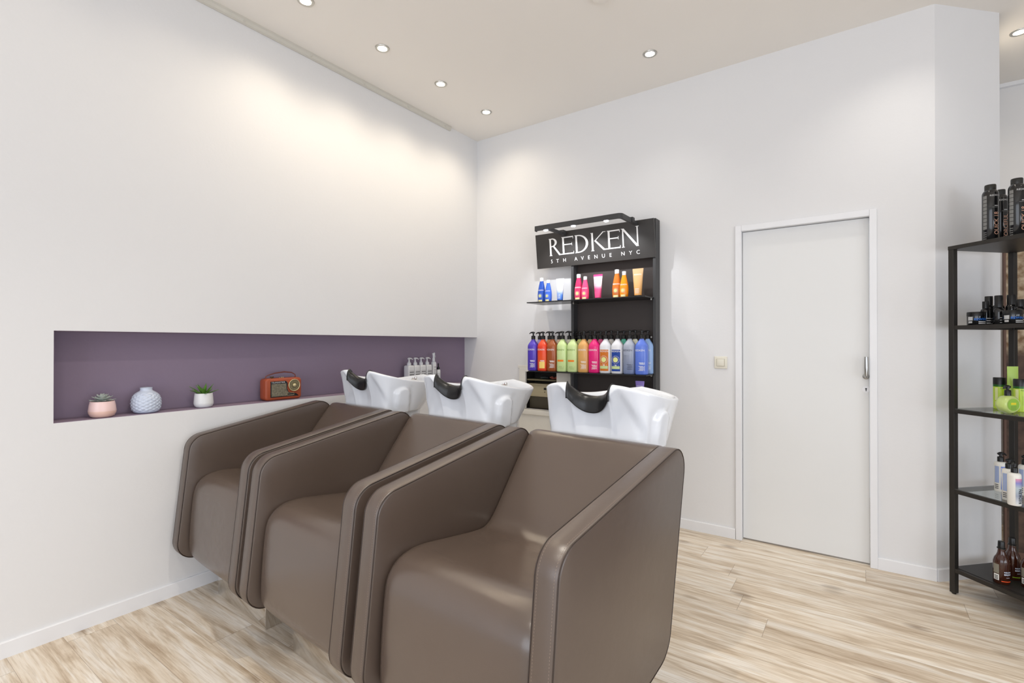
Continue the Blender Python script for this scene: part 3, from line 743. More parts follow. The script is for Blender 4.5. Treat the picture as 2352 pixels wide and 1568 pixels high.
def arcband(b, cx, cz, rx0, rz0, rx1, rz1, a0, a1, n=16, shift=0):
    P = []
    for k in range(n+1):
        a = radians(a0+(a1-a0)*k/n); P.append(((cx+rx0*cos(a), cz+rz0*sin(a)), (cx+shift+rx1*cos(a), cz+rz1*sin(a))))
    for (a, c), (d, e) in zip(P, P[1:]): b.faces.new([b.verts.new(p2s(*p)) for p in (a, c, e, d)])
b = bmesh.new(); z0, z1 = -.042, .094; hh = z1-z0; zm = (z0+z1)/2; st = .0155; sf = .006
def stem(x):
    rect(b, x, x+st, z0, z1); rect(b, x-.005, x+st+.005, z0, z0+.004); rect(b, x-.005, x+st*.5, z1-.004, z1)
def Ebar(x, xe):
    rect(b, x, xe, z1-.009, z1); rect(b, x, xe-.012, zm+.004, zm+.012); rect(b, xe-.004, xe, z1-.020, z1); rect(b, xe-.015, xe-.012, zm-.004, zm+.020)
x = .857; stem(x)                                                            # R
arcband(b, x+.022, zm+.036, .030, .0335, .046, .0335-.0, -90, 90); arcband(b, x+.022, zm+.036, .026, .026, .046, .0335, -90, 90)
rect(b, x, x+.026, z1-.0075, z1); rect(b, x, x+.026, zm+.001, zm+.0085)
stroke(b, x+.036, zm+.006, x+.092, z0, .018, .018); rect(b, x+.080, .974+.02, z0, z0+.008)
x = .974; rect(b, x, x+st, z0, z1); rect(b, x-.006, x+st, z1-.004, z1); Ebar(x, 1.072); rect(b, x, 1.072, z0, z0+.009); rect(b, 1.068, 1.0725, z0, z0+.020)   # E
x = 1.090; stem(x); arcband(b, x+.022, zm, .066, hh/2-.008, .086, hh/2, -90, 90, 24); rect(b, x, x+.024, z1-.008, z1); rect(b, x, x+.024, z0, z0+.008)   # D
x = 1.226; stem(x)                                                           # K
stroke(b, x+.030, zm+.008, x+.100, z1, .010, .012); stroke(b, x+.030, zm+.008, x+.105, z0, .018, .020); rect(b, x+.092, x+.118, z1-.004, z1); rect(b, x+.095, 1.361+.02, z0, z0+.008)
x = 1.361; rect(b, x, x+st, z0, z1); rect(b, x-.006, x+st, z1-.004, z1); Ebar(x, 1.456); rect(b, x, 1.458, z0, z0+.009); rect(b, 1.454, 1.4585, z0, z0+.020)  # E
x = 1.474; rect(b, x, x+.010, z0, z1); rect(b, x-.006, x+.016, z0, z0+.004); rect(b, x-.008, x+.010, z1-.004, z1)                                          # N
stroke(b, x+.004, z1, x+.114, z0, .018, .020); rect(b, x+.110, x+.120, z0, z1+.006); rect(b, x+.103, x+.127, z1+.002, z1+.006)
wd = obj('lettering', b, WTXT, hs)
b = bmesh.new(); chars = list('5TH AVENUE NYC'); xs = [.869, .922, .985, None, 1.086, 1.142, 1.197, 1.256, 1.318, 1.375, None, 1.473, 1.532, 1.589]
# spread the small line evenly like the sign
for ch, xx in zip(chars, xs):
    if xx is None: continue
    join_bm(b, text_bm(ch, .040, lambda x, z, xx=xx: tuple(SB @ Vector((xx+x, -.0097, z-.087)))))
obj('lettering', b, WTXT, hs)
# light bar
b = bmesh.new(); path = [(.915, -.395)]
pts = rpoly([(.905, -.43), (1.593, -.43), (1.593, -.06), (.905, -.06)], .03, 6)
LZ0, LZ1 = 2.142, 2.176
out_ = [( .905, -.40), (.905, -.43)]+[p for p in pts if p[0] > 1.2 and p[1] < -.2]
path = [(.905, -.430)]+[(1.563+.03*sin(a*pi/16), -.430+.03*(1-cos(a*pi/16))) for a in range(9)]+[(1.593, -.23)]
inner = [(.905, -.412)]+[(1.555+.020*sin(a*pi/16), -.412+.020*(1-cos(a*pi/16))) for a in range(9)]+[(1.575, -.23)]
ring0 = [(p[0], p[1]) for p in path]+[(p[0], p[1]) for p in inner[::-1]]
prism(b, ring0, LZ0, LZ1, 'z'); box(b, .905, .909, -.43, -.40, LZ0-.004, LZ1)
box(b, 1.573, 1.595, -.26, -.03, LZ0+.004, LZ1-.006); box(b, 1.568, 1.600, -.25, -.21, LZ0+.006, LZ1+.008)
box(b, .985, 1.010, -.412, -.03, LZ0+.004, LZ1-.010); box(b, .98, 1.015, -.19, -.14, LZ0+.006, LZ1+.006)
box(b, .985, 1.010, -.04, -.0135, 2.10, LZ1-.006); box(b, 1.573, 1.595, -.04, -.0135, 2.10, LZ1-.006)
lb = obj('light_bar', b, FRAM, t, label='grey lamp frame reaching out over the header sign')
LEDM = mat_emit('led', (235, 240, 255), 30)
for x in (.985, 1.215, 1.470):
    obj('led', LT([(0, LZ0-.004), (.014, LZ0-.004), (.017, LZ0), (0, LZ0)], 20), LEDM, lb, (x, -.402, 0))
    l = bpy.data.lights.new('led_lamp', 'SPOT'); l.energy = 6; l.color = (.95, .97, 1); l.spot_size = radians(110); l.spot_blend = .6; l.shadow_soft_size = .012
    o = bpy.data.objects.new('led_lamp', l); COL.objects.link(o); o.parent = lb; o.location = (x, -.402, LZ0-.012); o.rotation_euler = (radians(32), 0, 0)
Z1_, Z2_, Z3_ = 1.626, 1.083, .862
for (x0, x1, y0, z) in [(.737, 1.700, -.285, Z1_), (.733, 1.700, -.262, Z2_), (FX0+.03, 1.68, -.24, Z3_)]:
    o = obj('glass_shelf', BX(x0, x1, y0, -.036, z-.008, z, .001), SMOKE, t)
b = bmesh.new()
for z in (Z1_, 1.358, Z2_):
    for x in (FX1-.028, FX0+.028):
        tube(b, [(x, -.036, z-.013), (x, -.115, z-.013)], .006, 10)
obj('shelf_peg', b, NICK, t, smooth=50)

# ---- bottles
class Body:
    def __init__(s, prof, n, ratio): s.p = prof; s.n = n; s.k = ratio
    def hw(s, z):
        for (z0, r0), (z1, r1) in zip(s.p, s.p[1:]):
            if z <= z1: return r0+(r1-r0)*max(0, (z-z0))/max(1e-6, z1-z0)
        return s.p[-1][1]
    def front(s, off=.0004, cx=0, cz=0):
        def f(x, z):
            x += cx; z += cz; h = s.hw(z); q = min(.98, abs(x)/h); return (x, -h*s.k*(1-q**s.n)**(1/s.n)-off, z)
        return f
    def bm(s, seg=36):
        return loft(bmesh.new(), [sring(z, r, r*s.k, s.n, seg) for z, r in s.p])
LIT = Body([(0, .039), (.003, .0425), (.008, .044), (.190, .044), (.200, .0430), (.208, .0405), (.216, .036), (.236, .021), (.246, .0150), (.258, .0140)], 2.6, .86)
def pump_head(t, z, r, m=BLK, d=-1, L=.036, stem_h=.026):
    obj('collar', LT([(0, z-.006), (r, z-.006), (r, z+.020), (r*.9, z+.022), (r*.4, z+.024), (r*.34, z+.024+stem_h), (0, z+.024+stem_h)], 24), m, t, smooth=40)
    b = bmesh.new(); h = z+.026+stem_h
    tube(b, [(-d*.012, 0, h+.003), (0, 0, h+.005), (d*L*.5, 0, h+.005), (d*L*.86, 0, h+.0005), (d*L, 0, h-.006)], [.005, .0078, .0062, .004, .003], 10); lathe(b, [(0, h-.004), (.009, h-.004), (.009, h+.006), (0, h+.008)], 16)
    obj('nozzle', b, m, t, smooth=60)
def lines(b, B, x0, x1, z, n, dz=.006, th=.0024, jag=.3):
    for k in range(n):
        w = (x1-x0)*(1-jag*((k*7) % 5)/5); grid_patch(b, x1-w, x1, z-k*dz, z-k*dz+th, B.front(.0006), 3, 1)
GR2 = 'litre pump bottles crowded on the lower display shelf'
def litre(x, y, label, m, style='text', textm=None, d=-1, seed=0, full=True):
    t = thing('pump_bottle', label, 'shampoo bottle', (x, y, Z2_), 0, GR2)
    obj('body', LIT.bm(), m, t, smooth=50); pump_head(t, .256, .0165, d=d, stem_h=.018+.004*(seed % 2))
    if not full: return t
    tm = textm or WTXT
    if style in ('orange_label', 'blue_label'):
        lm = mat('label_'+style, (205, 112, 24) if style[0] == 'o' else (16, 62, 150), .5)
        L = obj('label_panel', grid_patch(bmesh.new(), -.033, .033, .018, .172, LIT.front(.0005), 12, 2), lm, t)
        b = text_bm('REDKEN', .0175, LIT.front(.0009, 0, .160)); disc_patch(b, 0, .100, .030, LIT.front(.0009), r0=.0235, rays=22); lines(b, LIT, -.020, .020, .062, 2, .006, .003, .2)
        obj('lettering', b, WTXT, L)
        obj('sun_disc', disc_patch(bmesh.new(), 0, .100, .0185, LIT.front(.0022)), mat('pale_yellow', (222, 226, 150), .5), L)
        obj('pale_band', grid_patch(bmesh.new(), -.030, .030, .034, .054, LIT.front(.0009)), mat('pale_green_band', (196, 214, 150), .5), L)
        return t
    b = text_bm('REDKEN', .0185, LIT.front(.0006, -.004 if style != 'pale' else 0, .168))
    if style == 'dots':
        for i in range(7):
            for j in range(9):
                r = .0021*(1-j*.06)*(1-i*.09); disc_patch(b if textm else b, -.030+.0062*i, .132-.0085*j, r, LIT.front(.0006), 8)
        lines(b, LIT, -.008, .032, .068, 7)
    elif style == 'bar':
        lines(b, LIT, -.028, .028, .040, 3, .009, .0018, .5)
        obj('orange_bar', grid_patch(bmesh.new(), -.026, .026, .078, .092, LIT.front(.0007)), mat('orange_bar', (240, 130, 30), .5), t)
    elif style == 'block':
        lines(b, LIT, -.006, .030, .082, 3, .006, .003)
        obj('label_panel', grid_patch(bmesh.new(), -.014, .032, .022, .074, LIT.front(.0006)), mat('pale_orange_block', (250, 214, 120), .5), t)
    else:
        lines(b, LIT, -.006, .032, .080, 2, .008, .004, .2); lines(b, LIT, -.010, .032, .058, 6)
    obj('lettering', b, tm, t)
    return t
P = lambda n, c, **k: mat('plastic_'+n, c, .28, var=.02, coat=.15, **k)
litre(.745, -.200, 'violet litre pump bottle standing first at the left end of the lower shelf front row', P('violet', (86, 66, 186)))
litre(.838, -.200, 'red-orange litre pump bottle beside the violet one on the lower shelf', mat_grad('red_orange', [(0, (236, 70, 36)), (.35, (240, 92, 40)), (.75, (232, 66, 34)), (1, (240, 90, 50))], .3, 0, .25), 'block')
litre(.925, -.200, 'chestnut brown litre pump bottle right of the red-orange one', P('chestnut', (160, 84, 42)))
PG = mat('plastic_pale_green', (206, 226, 158), .28, coat=.15); OLV = mat('olive_print', (120, 150, 70), .6)
litre(1.014, -.200, 'pale green litre pump bottle with orange bar, right of the chestnut bottle', PG, 'bar', OLV)
litre(1.105, -.200, 'pale green litre pump bottle with orange bar, left of the tan bottle', PG, 'bar', OLV)
litre(1.197, -.200, 'tan caramel litre pump bottle left of the hot pink one', P('caramel', (220, 166, 98)))
litre(1.286, -.200, 'hot pink litre pump bottle in the middle of the front row', P('hot_pink', (230, 34, 122)))
WB = mat('plastic_white', (226, 226, 230), .28, coat=.15)
litre(1.375, -.200, 'white litre pump bottle with an orange label and sun disc', WB, 'orange_label')
litre(1.466, -.200, 'white litre pump bottle with a dark blue label and sun disc', WB, 'blue_label')
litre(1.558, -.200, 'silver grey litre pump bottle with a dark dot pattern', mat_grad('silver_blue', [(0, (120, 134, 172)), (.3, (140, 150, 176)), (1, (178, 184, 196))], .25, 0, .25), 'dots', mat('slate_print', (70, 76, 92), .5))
litre(1.648, -.205, 'royal blue litre pump bottle at the right end of the front row', P('royal_blue', (96, 126, 220)))
BACK = [(.738, 'lavender', (168, 150, 214), 'lavender litre bottle half hidden behind the violet and red-orange ones'),
        (.831, 'amber', (228, 160, 96), 'amber litre bottle hidden behind the red-orange and brown ones'),
        (.922, 'cream_peach', (240, 214, 184), 'cream peach litre bottle hidden behind the brown and pale green ones'),
        (1.014, 'ivory', (238, 236, 214), 'ivory litre bottle peeking between the two pale green ones'),
        (1.106, 'yellow_green', (222, 228, 140), 'yellow green litre bottle hidden behind the pale green and tan ones'),
        (1.197, 'peach', (242, 204, 158), 'peach litre bottle hidden behind the tan and hot pink ones'),
        (1.283, 'rose', (240, 110, 160), 'rose pink litre bottle hidden behind the hot pink and orange-labelled ones'),
        (1.370, 'milk', (236, 234, 232), 'milk white litre bottle hidden behind the two sun disc labelled ones'),
        (1.468, 'teal', (96, 200, 176), 'teal litre bottle hidden behind the blue-labelled and silver ones'),
        (1.556, 'pearl', (232, 234, 214), 'pearl litre bottle hidden behind the silver and royal blue ones'),
        (1.650, 'sky_blue', (150, 184, 232), 'sky blue litre bottle behind the royal blue one at the right end')]
for k, (x, n, c, l) in enumerate(BACK): litre(x, -.092, l, P(n, c), seed=k, full=(k == 10))
# top shelf: tapered bottles and tubes
def tapered(x, y, k, m, label, capm, n):
    w = k*1.13; B = Body([(0, .021*w), (.003*k, .0235*w), (.03*k, .0255*w), (.06*k, .0265*w), (.085*k, .0250*w), (.125*k, .0185*w), (.152*k, .0130*w), (.160*k, .0120*w)], 2.3, .8)
    t = thing('shampoo_bottle', label, 'shampoo bottle', (x, y, Z1_), 0, 'tapered shampoo bottles on the upper display shelf')
    obj('body', B.bm(), m, t, smooth=50)
    obj('cap', LT([(0, .158*k), (.0135*k, .158*k), (.0135*k, .182*k), (.012*k, .184*k), (0, .184*k)], 24), capm, t, smooth=40)
    b = text_bm('REDKEN', .0125*k, B.front(.0006, 0, .092*k)); disc_patch(b, 0, .052*k, .0165*k, B.front(.0006), r0=.0125*k, rays=16); obj('lettering', b, WTXT, t)
    obj('sun_disc', disc_patch(bmesh.new(), 0, .052*k, .0105*k, B.front(.0014)), MATS['pale_yellow'], t)
    obj('label_panel', grid_patch(bmesh.new(), -.016*k, .016*k, .010*k, .024*k, B.front(.0006)), mat('cream_label', (236, 228, 170), .5), t)
WC = mat('cap_white', (240, 240, 242), .35)
tapered(.781, -.13, 1.12, P('cobalt', (40, 84, 184)), 'taller cobalt blue tapered bottle at the left end of the upper shelf', WC, 0)
tapered(.868, -.17, .97, P('cobalt_light', (60, 106, 214)), 'shorter bright blue tapered bottle beside the taller cobalt one', WC, 0)
tapered(1.117, -.13, 1.13, P('raspberry', (214, 44, 96)), 'taller raspberry pink tapered bottle on the upper shelf', WC, 0)
tapered(1.193, -.17, .98, P('pink_light', (240, 72, 118)), 'shorter bright pink tapered bottle in front of the raspberry one', WC, 0)
tapered(1.432, -.13, 1.18, P('burnt_orange', (206, 112, 34)), 'taller burnt orange tapered bottle on the upper shelf', WC, 0)
tapered(1.504, -.17, 1.05, P('bright_orange', (244, 146, 16)), 'shorter bright orange tapered bottle in front of the burnt orange one', WC, 0)
def squeeze(x, y, z, k, m, label, txt=True, dots=None, group='squeeze tubes on the upper display shelf'):
    t = thing('squeeze_tube', label, 'tube', (x, y, z), 0, group)
    rings = []; N = 14
    for j in range(N+1):
        u = j/N; hx = (.0205+.0125*u)*k; hy = (.0190*(1-u**1.4)+.0012)*k; rings.append(sring(.014*k+.150*k*u, hx, hy, 2.2, 32))
    rings.append(sring(.171*k, .0330*k, .0010*k, 2.2, 32))
    obj('body', loft(bmesh.new(), rings), m, t, smooth=50)
    obj('cap', LT([(0, 0), (.0195*k, 0), (.020*k, .002), (.0195*k, .0145*k), (0, .0145*k)], 28), BLK, t, smooth=40)
    f = lambda x, zz: (x, -((.0190*(1-max(0, min(1, (zz-.014*k)/(.15*k)))**1.4)+.0012)*k)*math.sqrt(max(0, 1-min(.97, abs(x)/((.0205+.0125*(zz-.014*k)/(.15*k))*k))**2.2))-.0007, zz)
    b = bmesh.new()
    if txt: join_bm(b, text_bm('REDKEN', .012*k, lambda x, zz: f(x, zz+.135*k)))
    for j in range(4): grid_patch(b, -.012*k, .012*k, (.050-.008*j)*k, (.0525-.008*j)*k, f, 4, 1)
    obj('lettering', b, dots or WTXT, t)
    if dots:
        b = bmesh.new()
        for i in range(8):
            for j in range(9): disc_patch(b, (-.019+.0052*i)*k, (.108-.0062*j)*k, .0022*k*(1-i*.09), f, 8)
        obj('dot_pattern', b, mat('magenta_print', (206, 30, 96), .5), t)
    return t
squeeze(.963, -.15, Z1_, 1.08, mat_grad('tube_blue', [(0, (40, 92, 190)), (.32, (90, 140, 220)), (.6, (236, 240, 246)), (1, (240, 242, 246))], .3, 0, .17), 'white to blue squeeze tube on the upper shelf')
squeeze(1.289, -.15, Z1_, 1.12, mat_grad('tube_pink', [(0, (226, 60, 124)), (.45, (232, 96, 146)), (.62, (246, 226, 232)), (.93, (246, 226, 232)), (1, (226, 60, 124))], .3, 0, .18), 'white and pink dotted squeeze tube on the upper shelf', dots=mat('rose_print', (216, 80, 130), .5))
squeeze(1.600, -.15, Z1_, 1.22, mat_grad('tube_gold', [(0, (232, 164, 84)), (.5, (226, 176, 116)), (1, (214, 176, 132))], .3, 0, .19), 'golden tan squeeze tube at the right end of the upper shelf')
squeeze(1.613, -.15, Z3_, 1.0, mat_grad('tube_violet', [(0, (120, 96, 196)), (1, (150, 128, 212))], .3, 0, .17), 'violet squeeze tube on the lowest display shelf above the nearest basin', group=None)

# ---------------------------------------------------------------- black metal shelving on the right
SP = Vector((3.276, -.125, 0)); D1 = Vector((.695, .719, 0)); D2 = Vector((.719, -.695, 0)); SA = math.atan2(D2.y, D2.x)
# local frame: x along D2 (length), y along D1 (depth)
t = thing('shelving_unit', 'tall black metal shelving unit with glass shelves in front of the angled wall', 'shelf', (SP.x, SP.y, 0), SA)
LEN, DEP, HT = 1.05, .42, 1.806
def leg(x0, y0):
    return obj('post', BX(x0, x0+.026, y0, y0+.026, 0.006, HT-.02, .0015), BLKM, t)
for x0, y0 in ((0, 0), (0, DEP-.026), (LEN-.026, 0), (LEN-.026, DEP-.026)):
    p_ = leg(x0, y0); obj('foot', LT([(0, 0), (.009, 0), (.009, .008), (0, .008)], 14), BLK, p_, (x0+.013, y0+.013, 0))
obj('top_shelf', BX(-.001, LEN+.001, -.001, DEP+.001, HT-.020, HT, .001), BLKM, t)
def rails(z0, z1, name='shelf_frame'):
    b = bmesh.new(); box(b, .026, LEN-.026, .002, .020, z0, z1); box(b, .026, LEN-.026, DEP-.020, DEP-.002, z0, z1); box(b, .004, .020, .026, DEP-.026, z0, z1); box(b, LEN-.020, LEN-.004, .026, DEP-.026, z0, z1)
    return obj(name, b, BLKM, t)
ZM, ZG1, ZG2, ZBt = 1.392, .963, .548, .137
r = rails(ZM-.020, ZM); obj('shelf_board', BX(.020, LEN-.020, .020, DEP-.020, ZM-.006, ZM-.0005), BLKM, r)
r = rails(ZG1-.024, ZG1-.004); obj('glass_pane', BX(.012, LEN-.012, .003, DEP-.003, ZG1-.004, ZG1), CLEAR, r, label='clear glass shelf pane')
r = rails(ZG2-.024, ZG2-.004); obj('glass_pane', BX(.012, LEN-.012, .003, DEP-.003, ZG2-.004, ZG2), CLEAR, r, label='clear glass shelf pane')
r = rails(ZBt-.022, ZBt-.002); obj('shelf_board', BX(.020, LEN-.020, .020, DEP-.020, ZBt-.008, ZBt), BLKM, r)
CA = radians(27)
def curve_front(r, off=.0005):
    return lambda x, z: (r*sin(x/r)+off*sin(x/r), -(r+off)*cos(x/r), z)
COP = mat('copper_print', (226, 176, 150), .5); SIL = mat('silver_print', (205, 205, 204), .4)
def can(x, y, r, h, label, word):
    t = thing('hairspray_can', label, 'spray can', (x, y, HT), CA, 'black hairspray cans on top of the shelving')
    obj('body', LT([(0, 0), (r-.002, 0), (r, .003), (r, h*.84), (r*.96, h*.865), (r*.85, h*.89), (r*.72, h*.905), (0, h*.905)], 40), BLKC, t, smooth=40)
    obj('cap', LT([(0, h*.90), (r*.68, h*.90), (r*.70, h*.91), (r*.70, h*.985), (r*.66, h), (0, h)], 32), mat('black_glitter', (36, 36, 34), .3, var=.9, vscale=500), t, smooth=40)
    f = curve_front(r)
    b = text_bm('REDKEN', .012, lambda x, z: f(x, z+h*.80)); grid_patch(b, -.014, .016, h*.60, h*.602, f); grid_patch(b, -.004, .012, h*.62, h*.632, f, 3, 1)
    obj('lettering', b, SIL, t)
    obj('lettering', text_bm(word, .026, lambda x, z: curve_front(r, .0013)(-z+.004, x+h*.33)), COP, t)
    b = bmesh.new()
    for k in range(9): grid_patch(b, -.052*r/.033, -.034*r/.033, h*(.24+.064*k), h*(.24+.064*k)+h*.055, f, 4, 1)
    for k in range(5): grid_patch(b, -.050*r/.033, -.036*r/.033, h*(.04+.035*k), h*(.04+.035*k)+h*.012, f, 4, 1)
    obj('ingredient_panel', b, mat('grey_panel', (126, 126, 124), .5), t)
can(3.443, -.093, .0325, .300, 'tall black hairspray can standing leftmost on top of the shelving', 'QUICK 18')
can(3.494, -.005, .029, .288, 'slimmer black hairspray can between the two taller cans', 'FORCEFUL')
can(3.529, -.152, .0325, .300, 'tall black hairspray can at the right edge of the photo, nearest on the shelving top', 'QUICK 18')
def jar(x, y, label):
    t = thing('styling_jar', label, 'jar', (x, y, ZM), CA, 'black styling jars on the second shelf')
    obj('body', LT([(0, 0), (.035, 0), (.037, .003), (.037, .048), (0, .048)], 36), BLKC, t, smooth=40)
    obj('lid', LT([(0, .049), (.0375, .049), (.0375, .068), (.036, .070), (0, .070)], 36), BLK, t, smooth=40)
    f = curve_front(.037)
    b = bmesh.new()
    for k in range(2): grid_patch(b, -.014, .022, .008+.008*k, .013+.008*k, f, 4, 1)
    grid_patch(b, -.058, -.036, .026, .045, f, 4, 1); grid_patch(b, -.056, -.038, .012, .022, f, 4, 1); obj('printed_lines', b, SIL, t)
    obj('lettering', text_bm('REWIND', .016, lambda x, z: f(x, z+.031), bold=.02), mat('blue_print', (40, 120, 220), .5), t)
jar(3.391, -.142+.07, 'black styling jar standing leftmost on the second shelf')
jar(3.510, -.165, 'black styling jar behind the small bottles near the right edge of the second shelf')
def dropper(x, y, r, h, cr, ch, label, nm='serum_bottle'):
    t = thing(nm, label, 'bottle', (x, y, ZM), CA, 'small black bottles on the second shelf')
    obj('body', LT([(0, 0), (r-.001, 0), (r, .002), (r, h*.58), (r*.93, h*.64), (r*.66, h*.70), (cr*.8, h*.72), (cr*.8, h*.74), (0, h*.74)], 32), BLKC, t, smooth=45)
    obj('cap', LT([(0, h-ch), (cr, h-ch), (cr, h-.002), (cr*.95, h), (0, h)], 28), BLK, t, smooth=40)
    b = bmesh.new(); f = curve_front(r)
    for k in range(3): grid_patch(b, -.010, .012, .010+.012*k, .0145+.012*k, f, 4, 1)
    obj('printed_lines', b, SIL, t)
dropper(3.431, -.045, .021, .125, .0135, .036, 'short black bottle right of the leftmost jar')
dropper(3.452, .014, .023, .155, .0165, .050, 'taller black bottle behind the short one beside the leftmost jar')
dropper(3.484, -.020, .023, .155, .0165, .050, 'tall black bottle in the middle of the second shelf')
dropper(3.470, -.108, .022, .125, .0155, .036, 'short black bottle in front, with a broad cap, mid second shelf')
dropper(3.531, -.030, .024, .155, .0185, .060, 'tall black bottle with a wide cap in front of the rear post')
dropper(3.545, -.118, .022, .125, .0145, .036, 'short black bottle at the right edge of the second shelf')
# green products on the first glass shelf
LIME = mat('lime_gel', (184, 214, 54), .25, coat=.2); PGN = mat('pearl_green', (196, 216, 128), .22, coat=.3); DGN = mat('dark_green_liquid', (36, 96, 30), .3)
def gel(x, y, label):
    t = thing('gel_bottle', label, 'bottle', (x, y, ZG1), CA, 'lime gel bottles with black lids')
    obj('body', LT([(0, 0), (.023, 0), (.025, .002), (.025, .117), (0, .117)], 32), LIME, t, smooth=40)
    obj('shoulder_band', LT([(.0249, .114), (.0252, .114), (.0252, .126), (.0249, .126)], 32), DGN, t, smooth=40)
    obj('lid', LT([(0, .125), (.0255, .125), (.0255, .158), (.024, .161), (0, .161)], 32), BLK, t, smooth=40)
    f = curve_front(.025)
    b = bmesh.new(); grid_patch(b, -.034, -.022, .012, .038, f, 4, 1); grid_patch(b, -.034, -.022, .045, .11, f, 4, 1); obj('label_panel', b, mat('pale_lime_label', (216, 224, 160), .5), t)
    b = bmesh.new()
    for k in range(3): grid_patch(b, -.032, -.024, .015+.007*k, .018+.007*k, curve_front(.025, .001), 3, 1)
    obj('barcode', b, BLK, t)
    b = text_bm('REDKEN', .010, lambda x, z: f(x+.004, z+.105)); 
    for i in range(6):
        for j in range(7): disc_patch(b, -.008+.005*i, .035+.007*j, .0012, f, 6)
    obj('lettering', b, OLV, t)
gel(3.487, -.014, 'lime green gel bottle with a black lid behind the round pump bottle, left one')
gel(3.545, -.110, 'lime green gel bottle with a black lid at the right edge of the photo')
t = thing('round_pump_bottle', 'round pearly green pump bottle with a black pump on the first glass shelf', 'bottle', (3.479, -.236, ZG1), radians(38))
b = bmesh.new(); mt = Matrix.Translation((0, 0, .044)) @ Matrix.Rotation(pi/2, 4, 'X')
lathe(b, [(0, -.026), (.034, -.026), (.040, -.021), (.0425, -.010), (.0430, 0), (.0425, .010), (.040, .021), (.034, .026), (.031, .0255), (0, .0245)], 44, mtx=mt)
for v_ in b.verts:
    if v_.co.z < .0025: v_.co.z = .0
obj('body', b, PGN, t, smooth=45)
f = lambda x, z: (x, -.0262, z)
b = bmesh.new(); disc_patch(b, 0, .044, .029, lambda x, z: (x, -.0266, z), 32); obj('label_panel', b, mat('green_label', (150, 196, 70), .4), t)
obj('yellow_band', grid_patch(bmesh.new(), -.013, .013, .044, .054, lambda x, z: (x, -.0270, z)), mat('yellow_print', (236, 220, 50), .5), t)
b = bmesh.new()
for k in range(3): grid_patch(b, -.014, .014, .034-.007*k, .0365-.007*k, lambda x, z: (x, -.0270, z), 1, 1)
obj('printed_lines', b, OLV, t); pump_head(t, .090, .0125, d=-1, L=.022, stem_h=.008)
t = thing('lime_tube', 'pale green squeeze tube standing behind the lime gel bottles', 'tube', (3.530, -.045, ZG1), CA)
b = bmesh.new(); rr = []
for j in range(13):
    u = j/12; rr.append(sring(.02+.20*u, .0215+.004*u, .0185*(1-u**1.4)+.0012, 2.3, 28))
loft(b, rr); obj('body', b, mat('tube_lime', (182, 212, 100), .3), t, smooth=50); obj('cap', LT([(0, 0), (.0205, 0), (.0205, .0205), (0, .0205)], 24), BLK, t, smooth=40)
# white and blue lotion bottles, second glass shelf
WLB = mat('white_lotion', (232, 230, 224), .3); BLB = mat_grad('blue_stripe', [(0, (60, 104, 214)), (.45, (180, 190, 220)), (.6, (214, 214, 226)), (1, (70, 112, 214))], .4, .02, .13); PAL = mat('pale_blue_label', (160, 176, 214), .5)
def lotion(x, y, label, kind):
    t = thing('lotion_bottle', label, 'bottle', (x, y, ZG2), CA, 'white lotion pump bottles on the lower glass shelf')
    r = .0245
    obj('body', LT([(0, 0), (r-.002, 0), (r, .003), (r, .135), (r*.96, .143), (r*.8, .148), (.012, .150), (0, .150)], 36), WLB, t, smooth=45)
    f = curve_front(r)
    if kind:
        obj('label_panel', grid_patch(bmesh.new(), -.014, .016, .012, .128, f, 8, 1), BLB, t)
        b = grid_patch(bmesh.new(), -.040, -.021, .044, .128, f, 6, 1); obj('label_panel', b, PAL, t)
        b = bmesh.new()
        for k in range(3): grid_patch(b, -.038, -.023, .014+.009*k, .018+.009*k, curve_front(r, .001), 3, 1)
        obj('barcode', b, DGR, t)
        obj('lettering', text_bm('REDKEN', .010, lambda x, z: curve_front(r, .001)(x, z+.118)), WTXT, t)
    else:
        obj('label_panel', grid_patch(bmesh.new(), -.012, .026, .008, .126, f, 8, 1), mat_grad('multi_label', [(0, (214, 216, 218)), (.3, (150, 158, 176)), (.6, (176, 190, 196)), (.8, (130, 130, 196)), (1, (236, 150, 160))], .4, .01, .13), t)
        obj('lettering', text_bm('REDKEN', .018, lambda x, z: curve_front(r, .0018)(-z+.006, x+.045), bold=.01), BLK, t)
    pump_head(t, .152, .0125, d=1 if kind else -1, L=.026 if kind else .010, stem_h=.008)
lotion(3.482, -.057, 'white lotion bottle with blue stripes, leftmost and farthest back on the lower glass shelf', 1)
lotion(3.482, -.231, 'white lotion bottle with blue stripes in the middle of the front three', 1)
lotion(3.485, -.322, 'creamy white lotion bottle with a multicoloured label, nearest on the lower glass shelf', 0)
lotion(3.566, -.080, 'white lotion bottle cut off by the right edge of the photo', 1)
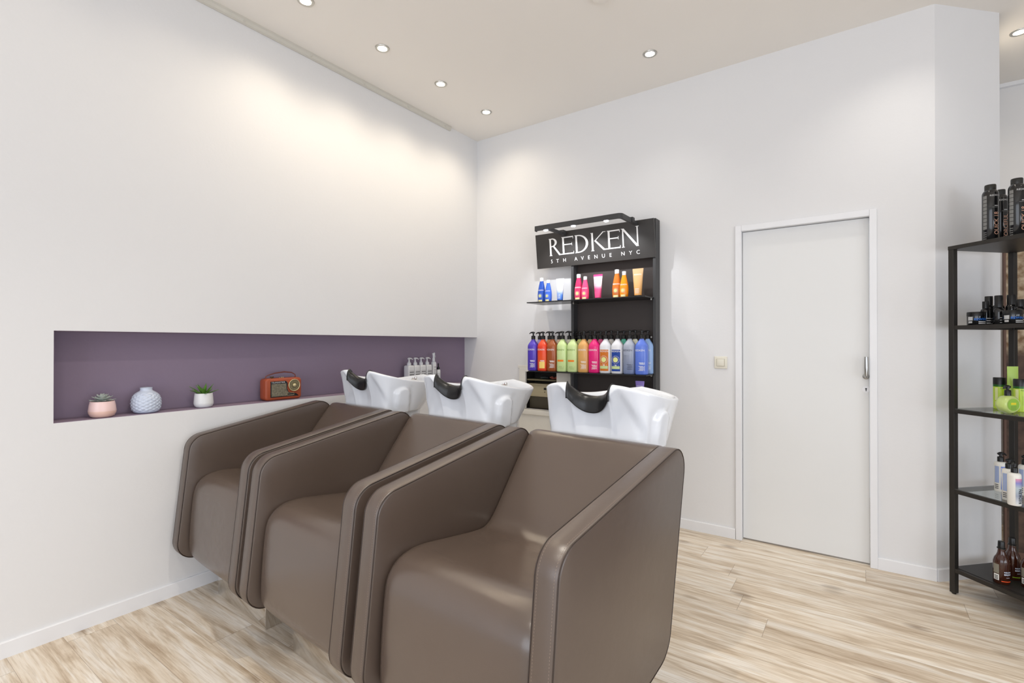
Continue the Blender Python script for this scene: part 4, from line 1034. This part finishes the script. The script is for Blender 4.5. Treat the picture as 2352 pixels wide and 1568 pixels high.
# brown bottles on the bottom shelf
AMB = mat('amber_bottle', (58, 26, 14), .12, coat=.5)
def amber(x, y, label, ring):
    t = thing('amber_bottle', label, 'bottle', (x, y, ZBt), CA, 'dark amber glass bottles on the bottom shelf')
    r = .031
    obj('body', LT([(0, 0), (r-.003, 0), (r, .004), (r, .092), (r*.98, .104), (r*.85, .120), (r*.62, .132), (r*.48, .145), (r*.42, .160), (.0125, .166), (0, .166)], 40), AMB, t, smooth=45)
    obj('neck_ring', LT([(.0125, .164), (.0165, .165), (.0165, .169), (.0125, .170)], 28), BLK, t, smooth=40)
    obj('cap', LT([(0, .168), (.0135, .168), (.0125, .198), (.0115, .200), (0, .200)], 28), BLK, t, smooth=40)
    f = curve_front(r); b = text_bm('REDKEN', .0085, lambda x, z: f(x+.006, z+.060), bold=.02); join_bm(b, text_bm('BREWS', .0105, lambda x, z: f(x+.006, z+.049), bold=.02)); grid_patch(b, -.002, .014, .034, .0355, f, 3, 1)
    obj('lettering', b, mat('white_blue_print', (210, 222, 240), .5), t)
    obj('colour_band', grid_patch(bmesh.new(), -.020, .022, .014, .018, f), ring, t)
    b = grid_patch(bmesh.new(), -.050, -.028, .018, .046, f, 5, 1); obj('label_panel', b, mat('white_label', (226, 226, 224), .5), t)
    obj('grey_label', grid_patch(bmesh.new(), -.052, -.028, .050, .094, f, 5, 1), mat('taupe_label', (128, 124, 112), .5), t)
    b = bmesh.new()
    for k in range(3): grid_patch(b, -.046, -.031, .022+.007*k, .0255+.007*k, curve_front(r, .001), 3, 1)
    obj('barcode', b, BLK, t)
amber(3.458, -.213, 'dark amber bottle with an orange band, leftmost on the bottom shelf', mat('orange_band', (226, 80, 30), .5))
amber(3.512, -.122, 'dark amber bottle with a green band standing behind the leftmost one', mat('green_band', (130, 170, 30), .5))
amber(3.556, -.205, 'dark amber bottle cut off by the right edge of the photo', mat('orange_band', (226, 80, 30), .5))

# ---------------------------------------------------------------- stone printed panel standing in the recess
t = thing('stone_panel', 'large panel with a weathered stone and rust surface standing behind the shelving', 'panel', (3.62, .62, 0))
obj('panel_face', BX(.0, 1.5, 0, .03, .05, 1.86), mat_stone(), t)
b = bmesh.new(); box(b, -.010, 0, -.004, .034, .012, 1.862); box(b, -.018, 1.5, -.004, .034, .0, .05)
obj('panel_frame', b, mat('rust_brown', (104, 78, 66), .6), t)
